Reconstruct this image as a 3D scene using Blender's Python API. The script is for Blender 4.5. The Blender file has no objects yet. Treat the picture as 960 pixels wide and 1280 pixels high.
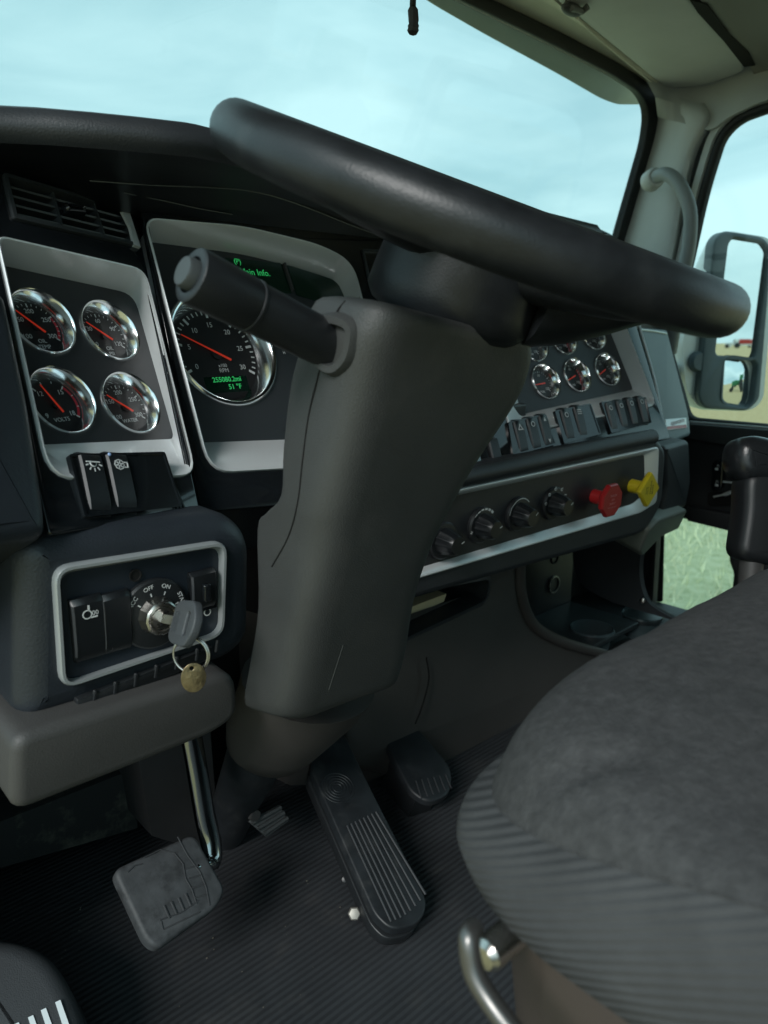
import bpy, bmesh, math, random
from mathutils import Vector as V, Matrix
random.seed(7)
R_ = math.radians
sc = bpy.context.scene
COL = sc.collection
# ------------------------------------------------------------------ camera model (metres, camera at the origin)
FPX = 924.0
YAW, PIT = R_(42.5), R_(13.7)
CF = V((math.sin(YAW)*math.cos(PIT), math.cos(YAW)*math.cos(PIT), -math.sin(PIT)))
CR = V((math.cos(YAW), -math.sin(YAW), 0))
CU = CR.cross(CF)
def ray(x, y): return CF + CR*((x-480)/FPX) + CU*((640-y)/FPX)
def onX(x, y, X): r = ray(x, y); return r*(X/r.x)
def onY(x, y, Y): r = ray(x, y); return r*(Y/r.y)
def onZ(x, y, Z): r = ray(x, y); return r*(Z/r.z)
FLOOR, GROUND = -0.76, -2.0

# ------------------------------------------------------------------ materials
MATS = {}
def mat(name, col, rough=.5, metal=0., bump=None, spec=.5, vary=0., coat=0., emit=None, estr=1., vscale=6., ripple=None, dust=None):
    if name in MATS: return MATS[name]
    m = bpy.data.materials.new(name); m.use_nodes = True
    nt = m.node_tree; b = nt.nodes['Principled BSDF']; N = nt.nodes; Lk = nt.links
    b.inputs['Base Color'].default_value = (*col, 1)
    b.inputs['Roughness'].default_value = rough
    b.inputs['Metallic'].default_value = metal
    b.inputs['Specular IOR Level'].default_value = spec
    b.inputs['Coat Weight'].default_value = coat
    if emit:
        b.inputs['Emission Color'].default_value = (*emit, 1); b.inputs['Emission Strength'].default_value = estr
    tc = N.new('ShaderNodeTexCoord'); mp = N.new('ShaderNodeNewGeometry')
    pos = mp.outputs['Position']
    colsock = None
    if vary:
        n = N.new('ShaderNodeTexNoise'); n.inputs['Scale'].default_value = vscale; n.inputs['Detail'].default_value = 6; n.inputs['Roughness'].default_value = .6
        Lk.new(pos, n.inputs['Vector'])
        r = N.new('ShaderNodeMapRange'); r.inputs['From Min'].default_value = .3; r.inputs['From Max'].default_value = .7
        r.inputs['To Min'].default_value = 1-vary; r.inputs['To Max'].default_value = 1+vary
        Lk.new(n.outputs['Fac'], r.inputs['Value'])
        mx = N.new('ShaderNodeVectorMath'); mx.operation = 'SCALE'; mx.inputs[0].default_value = col
        Lk.new(r.outputs[0], mx.inputs['Scale']); colsock = mx.outputs[0]
        Lk.new(colsock, b.inputs['Base Color'])
        rr = N.new('ShaderNodeMapRange'); rr.inputs['To Min'].default_value = max(.02, rough-.12*min(1, vary*3)); rr.inputs['To Max'].default_value = min(1, rough+.12*min(1, vary*3))
        Lk.new(n.outputs['Fac'], rr.inputs['Value']); Lk.new(rr.outputs[0], b.inputs['Roughness'])
    if dust:
        dc, lo, hi, ds = dust
        n = N.new('ShaderNodeTexNoise'); n.inputs['Scale'].default_value = ds; n.inputs['Detail'].default_value = 9; n.inputs['Roughness'].default_value = .65
        Lk.new(pos, n.inputs['Vector'])
        r = N.new('ShaderNodeMapRange'); r.inputs['From Min'].default_value = lo; r.inputs['From Max'].default_value = hi; r.clamp = True
        Lk.new(n.outputs['Fac'], r.inputs['Value'])
        mx = N.new('ShaderNodeMix'); mx.data_type = 'RGBA'; mx.inputs['B'].default_value = (*dc, 1)
        Lk.new(r.outputs[0], mx.inputs['Factor'])
        if colsock: Lk.new(colsock, mx.inputs['A'])
        else: mx.inputs['A'].default_value = (*col, 1)
        Lk.new(mx.outputs['Result'], b.inputs['Base Color'])
    h = None
    if bump:
        sc_, st = bump
        n = N.new('ShaderNodeTexNoise'); n.inputs['Scale'].default_value = sc_; n.inputs['Detail'].default_value = 3
        Lk.new(pos, n.inputs['Vector'])
        bp = N.new('ShaderNodeBump'); bp.inputs['Strength'].default_value = st; bp.inputs['Distance'].default_value = .001
        Lk.new(n.outputs['Fac'], bp.inputs['Height']); Lk.new(bp.outputs[0], b.inputs['Normal']); h = bp
    if ripple:
        d, per, st = ripple          # ribs: height = sin(2pi * p.d / per)
        dt = N.new('ShaderNodeVectorMath'); dt.operation = 'DOT_PRODUCT'; dt.inputs[1].default_value = d
        Lk.new(pos, dt.inputs[0])
        mu = N.new('ShaderNodeMath'); mu.operation = 'MULTIPLY'; mu.inputs[1].default_value = 2*math.pi/per
        Lk.new(dt.outputs['Value'], mu.inputs[0])
        sn = N.new('ShaderNodeMath'); sn.operation = 'SINE'; Lk.new(mu.outputs[0], sn.inputs[0])
        bp = N.new('ShaderNodeBump'); bp.inputs['Strength'].default_value = st; bp.inputs['Distance'].default_value = per*.35
        Lk.new(sn.outputs[0], bp.inputs['Height'])
        if h: Lk.new(h.outputs[0], bp.inputs['Normal'])
        Lk.new(bp.outputs[0], b.inputs['Normal'])
    MATS[name] = m
    return m

navy = mat('navy_leather_plastic', (.020, .025, .032), .42, bump=(420, .35), vary=.18, spec=.5)
padm = mat('dash_pad', (.024, .028, .032), .5, bump=(500, .4), vary=.15)
gloss = mat('gloss_black', (.008, .010, .012), .12, coat=.3, vary=.1)
panelm = mat('instrument_panel', (.02, .022, .025), .45, vary=.1, bump=(900, .15))
silver = mat('satin_silver', (.64, .67, .68), .36, metal=.3, vary=.06, bump=(1400, .08))
chrome = mat('chrome', (.86, .88, .89), .13, metal=1.)
steel = mat('brushed_steel', (.55, .53, .5), .28, metal=1., vary=.15, vscale=60)
brass = mat('worn_brass', (.30, .235, .14), .42, metal=1., vary=.3, vscale=90, bump=(300, .4))
dialm = mat('dial_black', (.006, .006, .007), .5)
inkm = mat('white_ink', (.6, .62, .62), .6)
redink = mat('red_ink', (.55, .02, .04), .5)
needlem = mat('needle_red', (.75, .045, .02), .4, emit=(.8, .05, .02), estr=.10)
lcdm = mat('lcd_screen', (.004, .012, .009), .2, emit=(.0, .03, .015), estr=.03)
lcdtxt = mat('lcd_green', (.02, .3, .08), .5, emit=(.05, .8, .2), estr=.22)
swm = mat('switch_plastic', (.011, .013, .015), .33, bump=(800, .1), vary=.1)
hole = mat('dark_void', (.003, .003, .003), .9)
shroudm = mat('column_plastic', (.047, .0495, .049), .48, bump=(900, .5), vary=.12, vscale=9, spec=.5, dust=((.082, .08, .078), .56, .85, 8))
bolst = mat('bolster_grey', (.050, .049, .048), .55, bump=(600, .35), vary=.1)
brownp = mat('console_brown_black', (.05, .046, .043), .6, bump=(500, .35), vary=.15)
wheelm = mat('wheel_leather', (.012, .014, .016), .40, bump=(620, .22), vary=.3, vscale=30, dust=((.035, .038, .04), .55, .85, 22))
blackp = mat('black_plastic', (.014, .016, .018), .42, bump=(700, .2), vary=.15)
rubber = mat('black_rubber', (.013, .016, .019), .5, vary=.3, vscale=40, dust=((.045, .047, .047), .54, .8, 30))
floorm = mat('ribbed_floor_mat', (.024, .0265, .030), .6, vary=.3, vscale=5, ripple=((0, 1, 0), .0088, .22), bump=(300, .2), dust=((.05, .05, .05), .55, .85, 14))
worn = mat('dusty_pad_rubber', (.046, .05, .054), .65, vary=.25, vscale=50, dust=((.02, .022, .024), .5, .68, 45), bump=(60, .6))
wallm = mat('firewall_trim', (.02, .021, .022), .8, vary=.3, bump=(200, .3))
dirtwall = mat('dusty_carpet', (.02, .022, .022), .9, dust=((.12, .12, .095), .52, .75, 18), bump=(300, .5))
seatm = mat('plush_seat_top', (.060, .060, .061), .95, vary=.22, vscale=150, bump=(420, 1.), spec=.12, dust=((.045, .045, .047), .5, .8, 120))
seatr = mat('ribbed_seat_side', (.062, .063, .065), .9, vary=.15, vscale=20, bump=(700, .4), spec=.15,
            ripple=((0.15, math.sin(R_(34)), math.cos(R_(34))), .0042, .38))
seatbase = mat('seat_base_brown', (.05, .038, .033), .55, vary=.1, bump=(500, .2))
greytrim = mat('grey_pillar_trim', (.50, .52, .51), .5, bump=(500, .25), vary=.06)
headm = mat('headliner_beige', (.70, .68, .58), .7, bump=(500, .25), vary=.06)
visorm = mat('visor_vinyl', (.60, .61, .60), .55, bump=(420, .35), vary=.06)
fabd = mat('headliner_dark_fabric', (.05, .048, .045), .95, bump=(900, .6))
seal = mat('window_seal', (.008, .009, .01), .6)
gloveg = mat('glovebox_panel', (.17, .21, .22), .5, bump=(600, .25), vary=.1)
darkdoor = mat('door_panel', (.022, .024, .026), .6, bump=(500, .3), vary=.12)
redk = mat('red_knob', (.42, .018, .02), .35, vary=.15)
yelk = mat('yellow_knob', (.62, .48, .02), .35, vary=.1)
blackink = mat('black_ink', (.02, .02, .02), .6)
truckpaint = mat('mirror_shell_white', (.82, .85, .85), .3, coat=.5, vary=.05)
mirframe = mat('mirror_frame_grey', (.085, .115, .135), .45, vary=.1)
extvis = mat('exterior_visor_paint', (.5, .55, .53), .35, vary=.08)
paperm = mat('paper', (.7, .6, .38), .8, vary=.1)
redpaint = mat('red_paint', (.5, .03, .02), .4)
greenpaint = mat('green_paint', (.02, .16, .06), .4)
whitepaint = mat('white_paint', (.75, .76, .75), .4)
darkmet = mat('dark_metal', (.05, .05, .05), .5)
keym = mat('key_plastic', (.055, .062, .068), .55, bump=(900, .4))
stripem = mat('shoe_stripe', (.6, .66, .68), .5)
shoem = mat('shoe_fabric', (.03, .034, .038), .75, bump=(700, .5), vary=.1)

def glassmat(name, tint, rough=.0, refl=1.0):
    m = bpy.data.materials.new(name); m.use_nodes = True; nt = m.node_tree; nt.nodes.clear(); N = nt.nodes; Lk = nt.links
    o = N.new('ShaderNodeOutputMaterial'); t = N.new('ShaderNodeBsdfTransparent'); t.inputs[0].default_value = (*tint, 1)
    g = N.new('ShaderNodeBsdfGlossy'); g.inputs['Roughness'].default_value = rough
    f = N.new('ShaderNodeLayerWeight'); f.inputs['Blend'].default_value = .5
    pw = N.new('ShaderNodeMath'); pw.operation = 'POWER'; pw.inputs[1].default_value = 5.; Lk.new(f.outputs['Facing'], pw.inputs[0])
    mu = N.new('ShaderNodeMath'); mu.operation = 'MULTIPLY_ADD'; mu.inputs[1].default_value = .55*refl; mu.inputs[2].default_value = .025*refl
    mx = N.new('ShaderNodeMixShader')
    Lk.new(pw.outputs[0], mu.inputs[0]); Lk.new(mu.outputs[0], mx.inputs[0]); Lk.new(t.outputs[0], mx.inputs[1]); Lk.new(g.outputs[0], mx.inputs[2]); Lk.new(mx.outputs[0], o.inputs[0])
    return m
glass = glassmat('window_glass', (.93, .97, .96), .0, .8)
gglass = glassmat('gauge_glass', (.97, .97, .97), .02, .7)
mirrorm = mat('mirror_silver', (.92, .95, .95), .0, metal=1.)

# ------------------------------------------------------------------ frames
class Fr:
    def __init__(s, o, e, u, n): s.o, s.e, s.u, s.n = V(o), V(e).normalized(), V(u).normalized(), V(n).normalized()
    def P(s, a, b, w=0.): return s.o + s.e*a + s.u*b + s.n*w
    def px(s, x, y, w=0.):                                 # pixel -> (a, b) on the plane offset by w
        r = ray(x, y); t = (s.o + s.n*w).dot(s.n)/r.dot(s.n); p = r*t - s.o
        return (p.dot(s.e), p.dot(s.u))
    def W(s, x, y, w=0.): a, b = s.px(x, y, w); return s.P(a, b, w)
    def at(s, x, y, w=0.): return Fr(s.W(x, y, w), s.e, s.u, s.n)
    def rot(s, deg):
        c, q = math.cos(R_(deg)), math.sin(R_(deg)); return Fr(s.o, s.e*c+s.u*q, s.u*c-s.e*q, s.n)
    def mat(s, a=0, b=0, w=0, deg=0):
        f = s.rot(deg); p = s.P(a, b, w)
        return Matrix(((f.e.x, f.u.x, f.n.x, p.x), (f.e.y, f.u.y, f.n.y, p.y), (f.e.z, f.u.z, f.n.z, p.z), (0, 0, 0, 1)))
def frame(o, ya, ti):
    a, t = R_(ya), R_(ti); e = V((math.cos(a), math.sin(a), 0)); n0 = V((math.sin(a), -math.cos(a), 0))
    return Fr(o, e, -n0*math.sin(t)+V((0, 0, math.cos(t))), n0*math.cos(t)+V((0, 0, math.sin(t))))
def nframe(o, n, up=V((0, 0, 1))):
    n = V(n).normalized(); e = V(up).cross(n).normalized(); return Fr(o, e, n.cross(e), n)
M = frame(onY(280, 440, .8), 5, 24)
L = frame(M.W(205, 440), 19, 28)
Rr = frame(M.W(560, 420), -8, 24)
IG = frame(onY(180, 770, .625), 1, -1)
HV = frame(onY(700, 640, .68), -2, -3)

# ------------------------------------------------------------------ mesh helpers
WL = {}
class MB:
    def __init__(s): s.bm = bmesh.new()
    def f(s, pts):
        vs = [s.bm.verts.new(p) for p in pts]
        try: s.bm.faces.new(vs)
        except Exception: pass
    def loft(s, loops, cap0=True, cap1=True, closed=True):
        rows = [[s.bm.verts.new(p) for p in l] for l in loops]; n = len(rows[0])
        for a, b in zip(rows, rows[1:]):
            for i in range(n if closed else n-1):
                j = (i+1) % n
                try: s.bm.faces.new((a[i], a[j], b[j], b[i]))
                except Exception: pass
        if closed and cap0: s.bm.faces.new(rows[0])
        if closed and cap1: s.bm.faces.new(rows[-1])
        return s
    def lathe(s, fr, prof, seg=40, a=0, b=0, cap0=False, cap1=False):
        return s.loft([[fr.P(a+r*math.cos(2*math.pi*k/seg), b+r*math.sin(2*math.pi*k/seg), w) for k in range(seg)] for r, w in prof], cap0, cap1)
    def disc(s, fr, r, w, seg=40, a=0, b=0):
        s.f([fr.P(a+r*math.cos(2*math.pi*k/seg), b+r*math.sin(2*math.pi*k/seg), w) for k in range(seg)]); return s
    def box(s, fr, a0, a1, b0, b1, w0, w1):
        q = [(a0, b0), (a1, b0), (a1, b1), (a0, b1)]
        return s.loft([[fr.P(a, b, w0) for a, b in q], [fr.P(a, b, w1) for a, b in q]])
    def prism(s, fr, poly, w0, w1, ch=0.):
        if ch:
            cx = sum(p[0] for p in poly)/len(poly); cy = sum(p[1] for p in poly)/len(poly)
            def ins(d): return offset(poly, -d)
            return s.loft([[fr.P(a, b, w0) for a, b in poly], [fr.P(a, b, w1-ch) for a, b in poly], [fr.P(a, b, w1-ch*.3) for a, b in ins(ch*.35)], [fr.P(a, b, w1) for a, b in ins(ch)]])
        return s.loft([[fr.P(a, b, w0) for a, b in poly], [fr.P(a, b, w1) for a, b in poly]])
    def tube(s, pts, r, seg=16, caps=True):
        pts = [V(p) for p in pts]; n = len(pts); loops = []; prev = None
        for i, p in enumerate(pts):
            t = (pts[min(i+1, n-1)]-pts[max(i-1, 0)]).normalized()
            if prev is None: x = t.orthogonal().normalized()
            else: x = (prev - t*prev.dot(t)).normalized()
            prev = x; y = t.cross(x); rr = r[i] if isinstance(r, (list, tuple)) else r
            loops.append([p + x*rr*math.cos(2*math.pi*k/seg) + y*rr*math.sin(2*math.pi*k/seg) for k in range(seg)])
        return s.loft(loops, caps, caps)
    def ell(s, c, rx, ry, rz, fr=None, seg=20, rings=12):
        fr = fr or Fr(c, (1, 0, 0), (0, 1, 0), (0, 0, 1))
        f = Fr(c, fr.e, fr.u, fr.n); ls = []
        for i in range(1, rings):
            t = math.pi*i/rings
            ls.append([f.P(rx*math.sin(t)*math.cos(2*math.pi*k/seg), ry*math.sin(t)*math.sin(2*math.pi*k/seg), -rz*math.cos(t)) for k in range(seg)])
        return s.loft(ls)
    def add(s, me, m=None):
        b2 = bmesh.new(); b2.from_mesh(me)
        if m: bmesh.ops.transform(b2, matrix=m, verts=b2.verts)
        tmp = bpy.data.meshes.new('t'); b2.to_mesh(tmp); b2.free(); s.bm.from_mesh(tmp); bpy.data.meshes.remove(tmp); return s
    def text(s, fr, txt, a, b, size, w=.0003, deg=0, al='CENTER', bold=0., sx=1.):
        c = bpy.data.curves.new('t', 'FONT'); c.body = txt; c.size = size; c.align_x = al; c.align_y = 'CENTER'; c.extrude = .00008; c.offset = bold; c.resolution_u = 3
        o = bpy.data.objects.new('t', c); COL.objects.link(o); dg = bpy.context.evaluated_depsgraph_get()
        me = bpy.data.meshes.new_from_object(o.evaluated_get(dg)); s.add(me, fr.mat(a, b, w, deg) @ Matrix.Diagonal((sx, 1, 1, 1)))
        bpy.data.objects.remove(o); bpy.data.curves.remove(c); bpy.data.meshes.remove(me); return s
    def plate(s, fr, outer, holes, w0, w1, bev=.0):          # flat plate with holes; curve fill does the triangulation
        c = bpy.data.curves.new('t', 'CURVE'); c.dimensions = '2D'; c.fill_mode = 'BOTH'
        th = (w1-w0)/2; c.extrude = max(th-bev, 0); c.bevel_depth = bev; c.offset = -bev; c.bevel_resolution = 2
        for lp in [outer]+list(holes):
            sp = c.splines.new('POLY'); sp.points.add(len(lp)-1); sp.use_cyclic_u = True
            for q, (a, b) in zip(sp.points, lp): q.co = (a, b, 0, 1)
        o = bpy.data.objects.new('t', c); COL.objects.link(o); dg = bpy.context.evaluated_depsgraph_get()
        me = bpy.data.meshes.new_from_object(o.evaluated_get(dg)); s.add(me, fr.mat(0, 0, (w0+w1)/2))
        bpy.data.objects.remove(o); bpy.data.curves.remove(c); bpy.data.meshes.remove(me); return s
    def build(s, name, m, parent=None, label=None, smooth=35, sub=0, bevel=0., kind=None, cat=None, group=None, fixn=True):
        bm = s.bm
        bmesh.ops.remove_doubles(bm, verts=bm.verts, dist=1e-6)
        if fixn: bmesh.ops.recalc_face_normals(bm, faces=bm.faces)
        c = V((0, 0, 0))
        if len(bm.verts):
            lo = V([min(v.co[i] for v in bm.verts) for i in range(3)]); hi = V([max(v.co[i] for v in bm.verts) for i in range(3)]); c = (lo+hi)/2
            if parent is None: c.z = lo.z
        bmesh.ops.translate(bm, vec=-c, verts=bm.verts)
        me = bpy.data.meshes.new(name); bm.to_mesh(me); bm.free()
        me.shade_smooth()
        if not sub: me.set_sharp_from_angle(angle=R_(smooth))
        o = bpy.data.objects.new(name, me); COL.objects.link(o)
        for k in (m if isinstance(m, (list, tuple)) else [m]): me.materials.append(k)
        WL[o] = c.copy()
        if parent is not None: o.parent = parent; o.location = c-WL[parent]
        else: o.location = c
        if bevel:
            d = o.modifiers.new('b', 'BEVEL'); d.width = bevel; d.segments = 3; d.limit_method = 'ANGLE'; d.angle_limit = R_(30); d.harden_normals = False
        if sub:
            d = o.modifiers.new('s', 'SUBSURF'); d.levels = d.render_levels = sub
        if label: o['label'] = label
        if kind: o['kind'] = kind
        if cat: o['category'] = cat
        if group: o['group'] = group
        return o
def thing(name, loc, label, cat, group=None):
    o = bpy.data.objects.new(name, None); COL.objects.link(o); o.location = loc; WL[o] = V(loc); o.empty_display_size = .02
    o['label'] = label; o['category'] = cat
    if group: o['group'] = group
    return o
def offset(poly, d):                                       # outward by d (inward if negative)
    n = len(poly); ar = sum(poly[i][0]*poly[(i+1) % n][1]-poly[(i+1) % n][0]*poly[i][1] for i in range(n))
    sg = 1 if ar > 0 else -1; out = []
    P = [V((p[0], p[1])) for p in poly]
    for i in range(n):
        a, b, c = P[i-1], P[i], P[(i+1) % n]
        d1, d2 = (b-a), (c-b)
        d1 = d1.normalized() if d1.length > 1e-9 else d2.normalized(); d2 = d2.normalized() if d2.length > 1e-9 else d1
        n1, n2 = V((d1.y, -d1.x))*sg, V((d2.y, -d2.x))*sg
        m = n1+n2
        m = m.normalized() if m.length > 1e-6 else n1
        k = d/max(.35, m.dot(n1)); q = b+m*k; out.append((q.x, q.y))
    return out
def rpoly(pts, r, n=5):                                    # round the corners; same vertex count for every polygon with the same number of corners
    out = []; k = len(pts); rs = r if isinstance(r, (list, tuple)) else [r]*k
    for i in range(k):
        a, b, c = (V((q[0], q[1])) for q in (pts[i-1], pts[i], pts[(i+1) % k]))
        u, v = (a-b), (c-b); rr = min(rs[i], u.length*.49, v.length*.49)
        p0, p1 = b+u.normalized()*rr, b+v.normalized()*rr
        for j in range(n+1):
            t = j/n; q = p0*(1-t)**2+b*2*t*(1-t)+p1*t*t; out.append((q.x, q.y))
    return out
def rrect(w, h, r, n=5): return rpoly([(-w/2, -h/2), (w/2, -h/2), (w/2, h/2), (-w/2, h/2)], r, n)
def pp(fr, pts, w, r, n=5): return rpoly([fr.px(x, y, w) for x, y in pts], r, n)
def circ(r, n=36, a=0, b=0): return [(a+r*math.cos(2*math.pi*k/n), b+r*math.sin(2*math.pi*k/n)) for k in range(n)]
def bez(pts, n=24):                                        # catmull-rom through points
    P = [V(p) for p in pts]; out = []; P = [P[0]*2-P[1]]+P+[P[-1]*2-P[-2]]
    for i in range(1, len(P)-2):
        for j in range(n):
            t = j/n; a, b, c, d = P[i-1:i+3]
            out.append(.5*((2*b)+(c-a)*t+(2*a-5*b+4*c-d)*t*t+(3*b-3*c+d-a)*t**3))
    return out+[P[-2]]
def wl(fr, poly, w): return [fr.P(a, b, w) for a, b in poly]

# ================================================================== DASHBOARD
D = thing('dashboard', (.8, .8, -.3), 'black wraparound truck dashboard with silver framed gauges behind the steering wheel', 'dashboard')
FW = .020                                                   # fascia face height above the instrument planes

DEEP = -.016
GR, RG, TG = .0355, .0335, .0745
def bezel(fr, outer, inner, ro, ri, holes=(), wi=DEEP):
    po, pi = pp(fr, outer, FW, ro), pp(fr, inner, wi, ri)
    b = MB(); lip = offset(po, -.0022)
    b.loft([wl(fr, po, FW-.004), wl(fr, po, FW+.0012), wl(fr, offset(po, -.0008), FW+.0022), wl(fr, lip, FW+.0016), wl(fr, pi, wi+.001), wl(fr, pi, wi-.003)], False, False)
    b.build('bezel', silver, D, smooth=50)
    p = MB(); hs = []
    for x, y, rr in holes: a, b2 = fr.px(x, y, DEEP+.003); hs.append(circ(rr*.985, 48, a, b2))
    p.plate(fr, offset(pi, .003), hs, wi-.0035, wi-.0010); p.build('instrument_panel', panelm, D)
    MB().plate(fr, offset(pi, .003), [], wi-.032, wi-.030).build('panel_back', hole, D)
    return po

Lo = bezel(L, [(-6, 294), (181, 337), (245, 595), (61, 601)], [(-20, 326), (168, 367), (219, 549), (38, 557)], [.012, .02, .022, .03], [.008, .02, .01, .008], [(55, 400, GR), (140, 411.5, GR), (80, 498.5, GR), (166, 502, GR)])
Mo = bezel(M, [(179, 272), (305, 283), (400, 306), (441, 328), (505, 578), (262, 592)], [(172, 300), (303, 317), (385, 338), (424, 352), (486, 545), (240, 554)], [.018, .03, .03, .03, .03, .03], [.006, .03, .03, .02, .012, .010], [(283, 433, TG), (440, 448, TG)])
Ro = bezel(Rr, [(575, 330), (752, 330), (820, 507), (640, 545)], [(600, 350), (738, 350), (792, 487), (652, 518)], [.03, .03, .02, .01], [.02, .02, .008, .01], [(684, 476, RG), (723, 468, RG), (761, 461, RG), (669, 429, RG), (706, 421, RG), (743, 416, RG)])

def fascia(fr, outer, holes, r=.004, mm=gloss):
    MB().plate(fr, pp(fr, outer, FW, r), [offset(h, .0004) if 1 else h for h in holes], FW-.006, FW, .0015).build('fascia', mm, D, smooth=30)
ventL = pp(L, [(2, 217), (157, 262), (176, 310), (16, 274)], FW, .004)
slotL = pp(L, [(84, 569), (203, 567), (226, 634), (103, 647)], FW, .004)
# bezel outer loops are the holes; the switch slot cuts in below them
fascia(L, [(-60, 196), (168, 262), (250, 640), (62, 669), (-2, 395)], [Lo, ventL], .006)
fascia(M, [(170, 225), (300, 228), (420, 262), (540, 300), (610, 610), (252, 640)], [Mo], .006)
fascia(Rr, [(520, 290), (760, 290), (838, 548), (590, 604)], [Ro], .006)
# column-side filler below the main bezel
MB().box(Fr(V((.55, .80, -.22)), (1, 0, 0), (0, 0, 1), (0, -1, 0)), -.2, .5, -.05, .1, 0, .02).build('backing_panel', blackp, D, bevel=.004)

MB().box(Fr(V((0, 0, 0)), (1, 0, 0), (0, 0, 1), (0, -1, 0)), .06, 1.84, -.08, .158, -1.12, -.93).build('dash_shell', blackp, D, bevel=.01)
# --- air vents
def vent(fr, outer_px, nslat, depth=.03, ncross=2, tab=None):
    o = pp(fr, outer_px, FW, .004); inn = offset(o, -.004)
    b = MB(); b.loft([wl(fr, o, FW-.001), wl(fr, o, FW+.003), wl(fr, inn, FW+.003), wl(fr, inn, FW-depth)], False, False)
    ventm = mat('vent_plastic', (.035, .04, .043), .4); v = b.build('air_vent', ventm, D)
    q = MB(); q.f(wl(fr, offset(inn, .001), FW-depth)); q.build('vent_back', hole, v)
    c = [V(fr.px(x, y, FW-.006)) for x, y in outer_px]      # TL TR BR BL
    s = MB()
    for k in range(nslat):
        t = (k+.6)/nslat; a = c[0].lerp(c[3], t); bb = c[1].lerp(c[2], t)
        d = (bb-a).normalized(); a = a+d*.004; bb = bb-d*.004; nn = V((-d.y, d.x))
        pr = [(-.0010, .002), (.0008, .003), (.0038, -.016), (.0022, -.017)]
        s.loft([[fr.P(a.x+nn.x*h, a.y+nn.y*h, FW+w-.005) for h, w in pr], [fr.P(bb.x+nn.x*h, bb.y+nn.y*h, FW+w-.005) for h, w in pr]])
    s.build('slats', ventm, v)
    for k in range(ncross):
        s = MB()
        t = (k+1)/(ncross+1); a = c[0].lerp(c[1], t); bb = c[3].lerp(c[2], t)
        s.loft([[fr.P(a.x+h, a.y-.003, FW+w-.005) for h, w in ((-.001, .0045), (.001, .0045), (.001, -.015), (-.001, -.015))], [fr.P(bb.x+h, bb.y+.003, FW+w-.005) for h, w in ((-.001, .0045), (.001, .0045), (.001, -.015), (-.001, -.015))]])
        s.build('cross_bar', ventm, v)
    if tab:
        f = fr.at(tab[0], tab[1], FW); p = rrect(.026, .010, .004)
        MB().loft([wl(f, offset(p, .001), -.008), wl(f, p, .004), wl(f, offset(p, -.002), .007), wl(f, offset(p, -.0035), .0045)]).build('vent_tab', gloss, v)
vent(L, [(2, 217), (157, 262), (176, 310), (16, 274)], 5, tab=(92, 263))
# silver accent piece beside the left vent
f_ = L
acc = [L.px(x, y, FW+.004) for x, y in ((152, 262), (159, 255), (176, 309), (168, 306), (163, 284))]
MB().prism(L, acc, FW, FW+.004).build('vent_trim', silver, D)
vent(M, [(451, 312), (520, 316), (530, 366), (462, 362)], 5, ncross=2)

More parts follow.
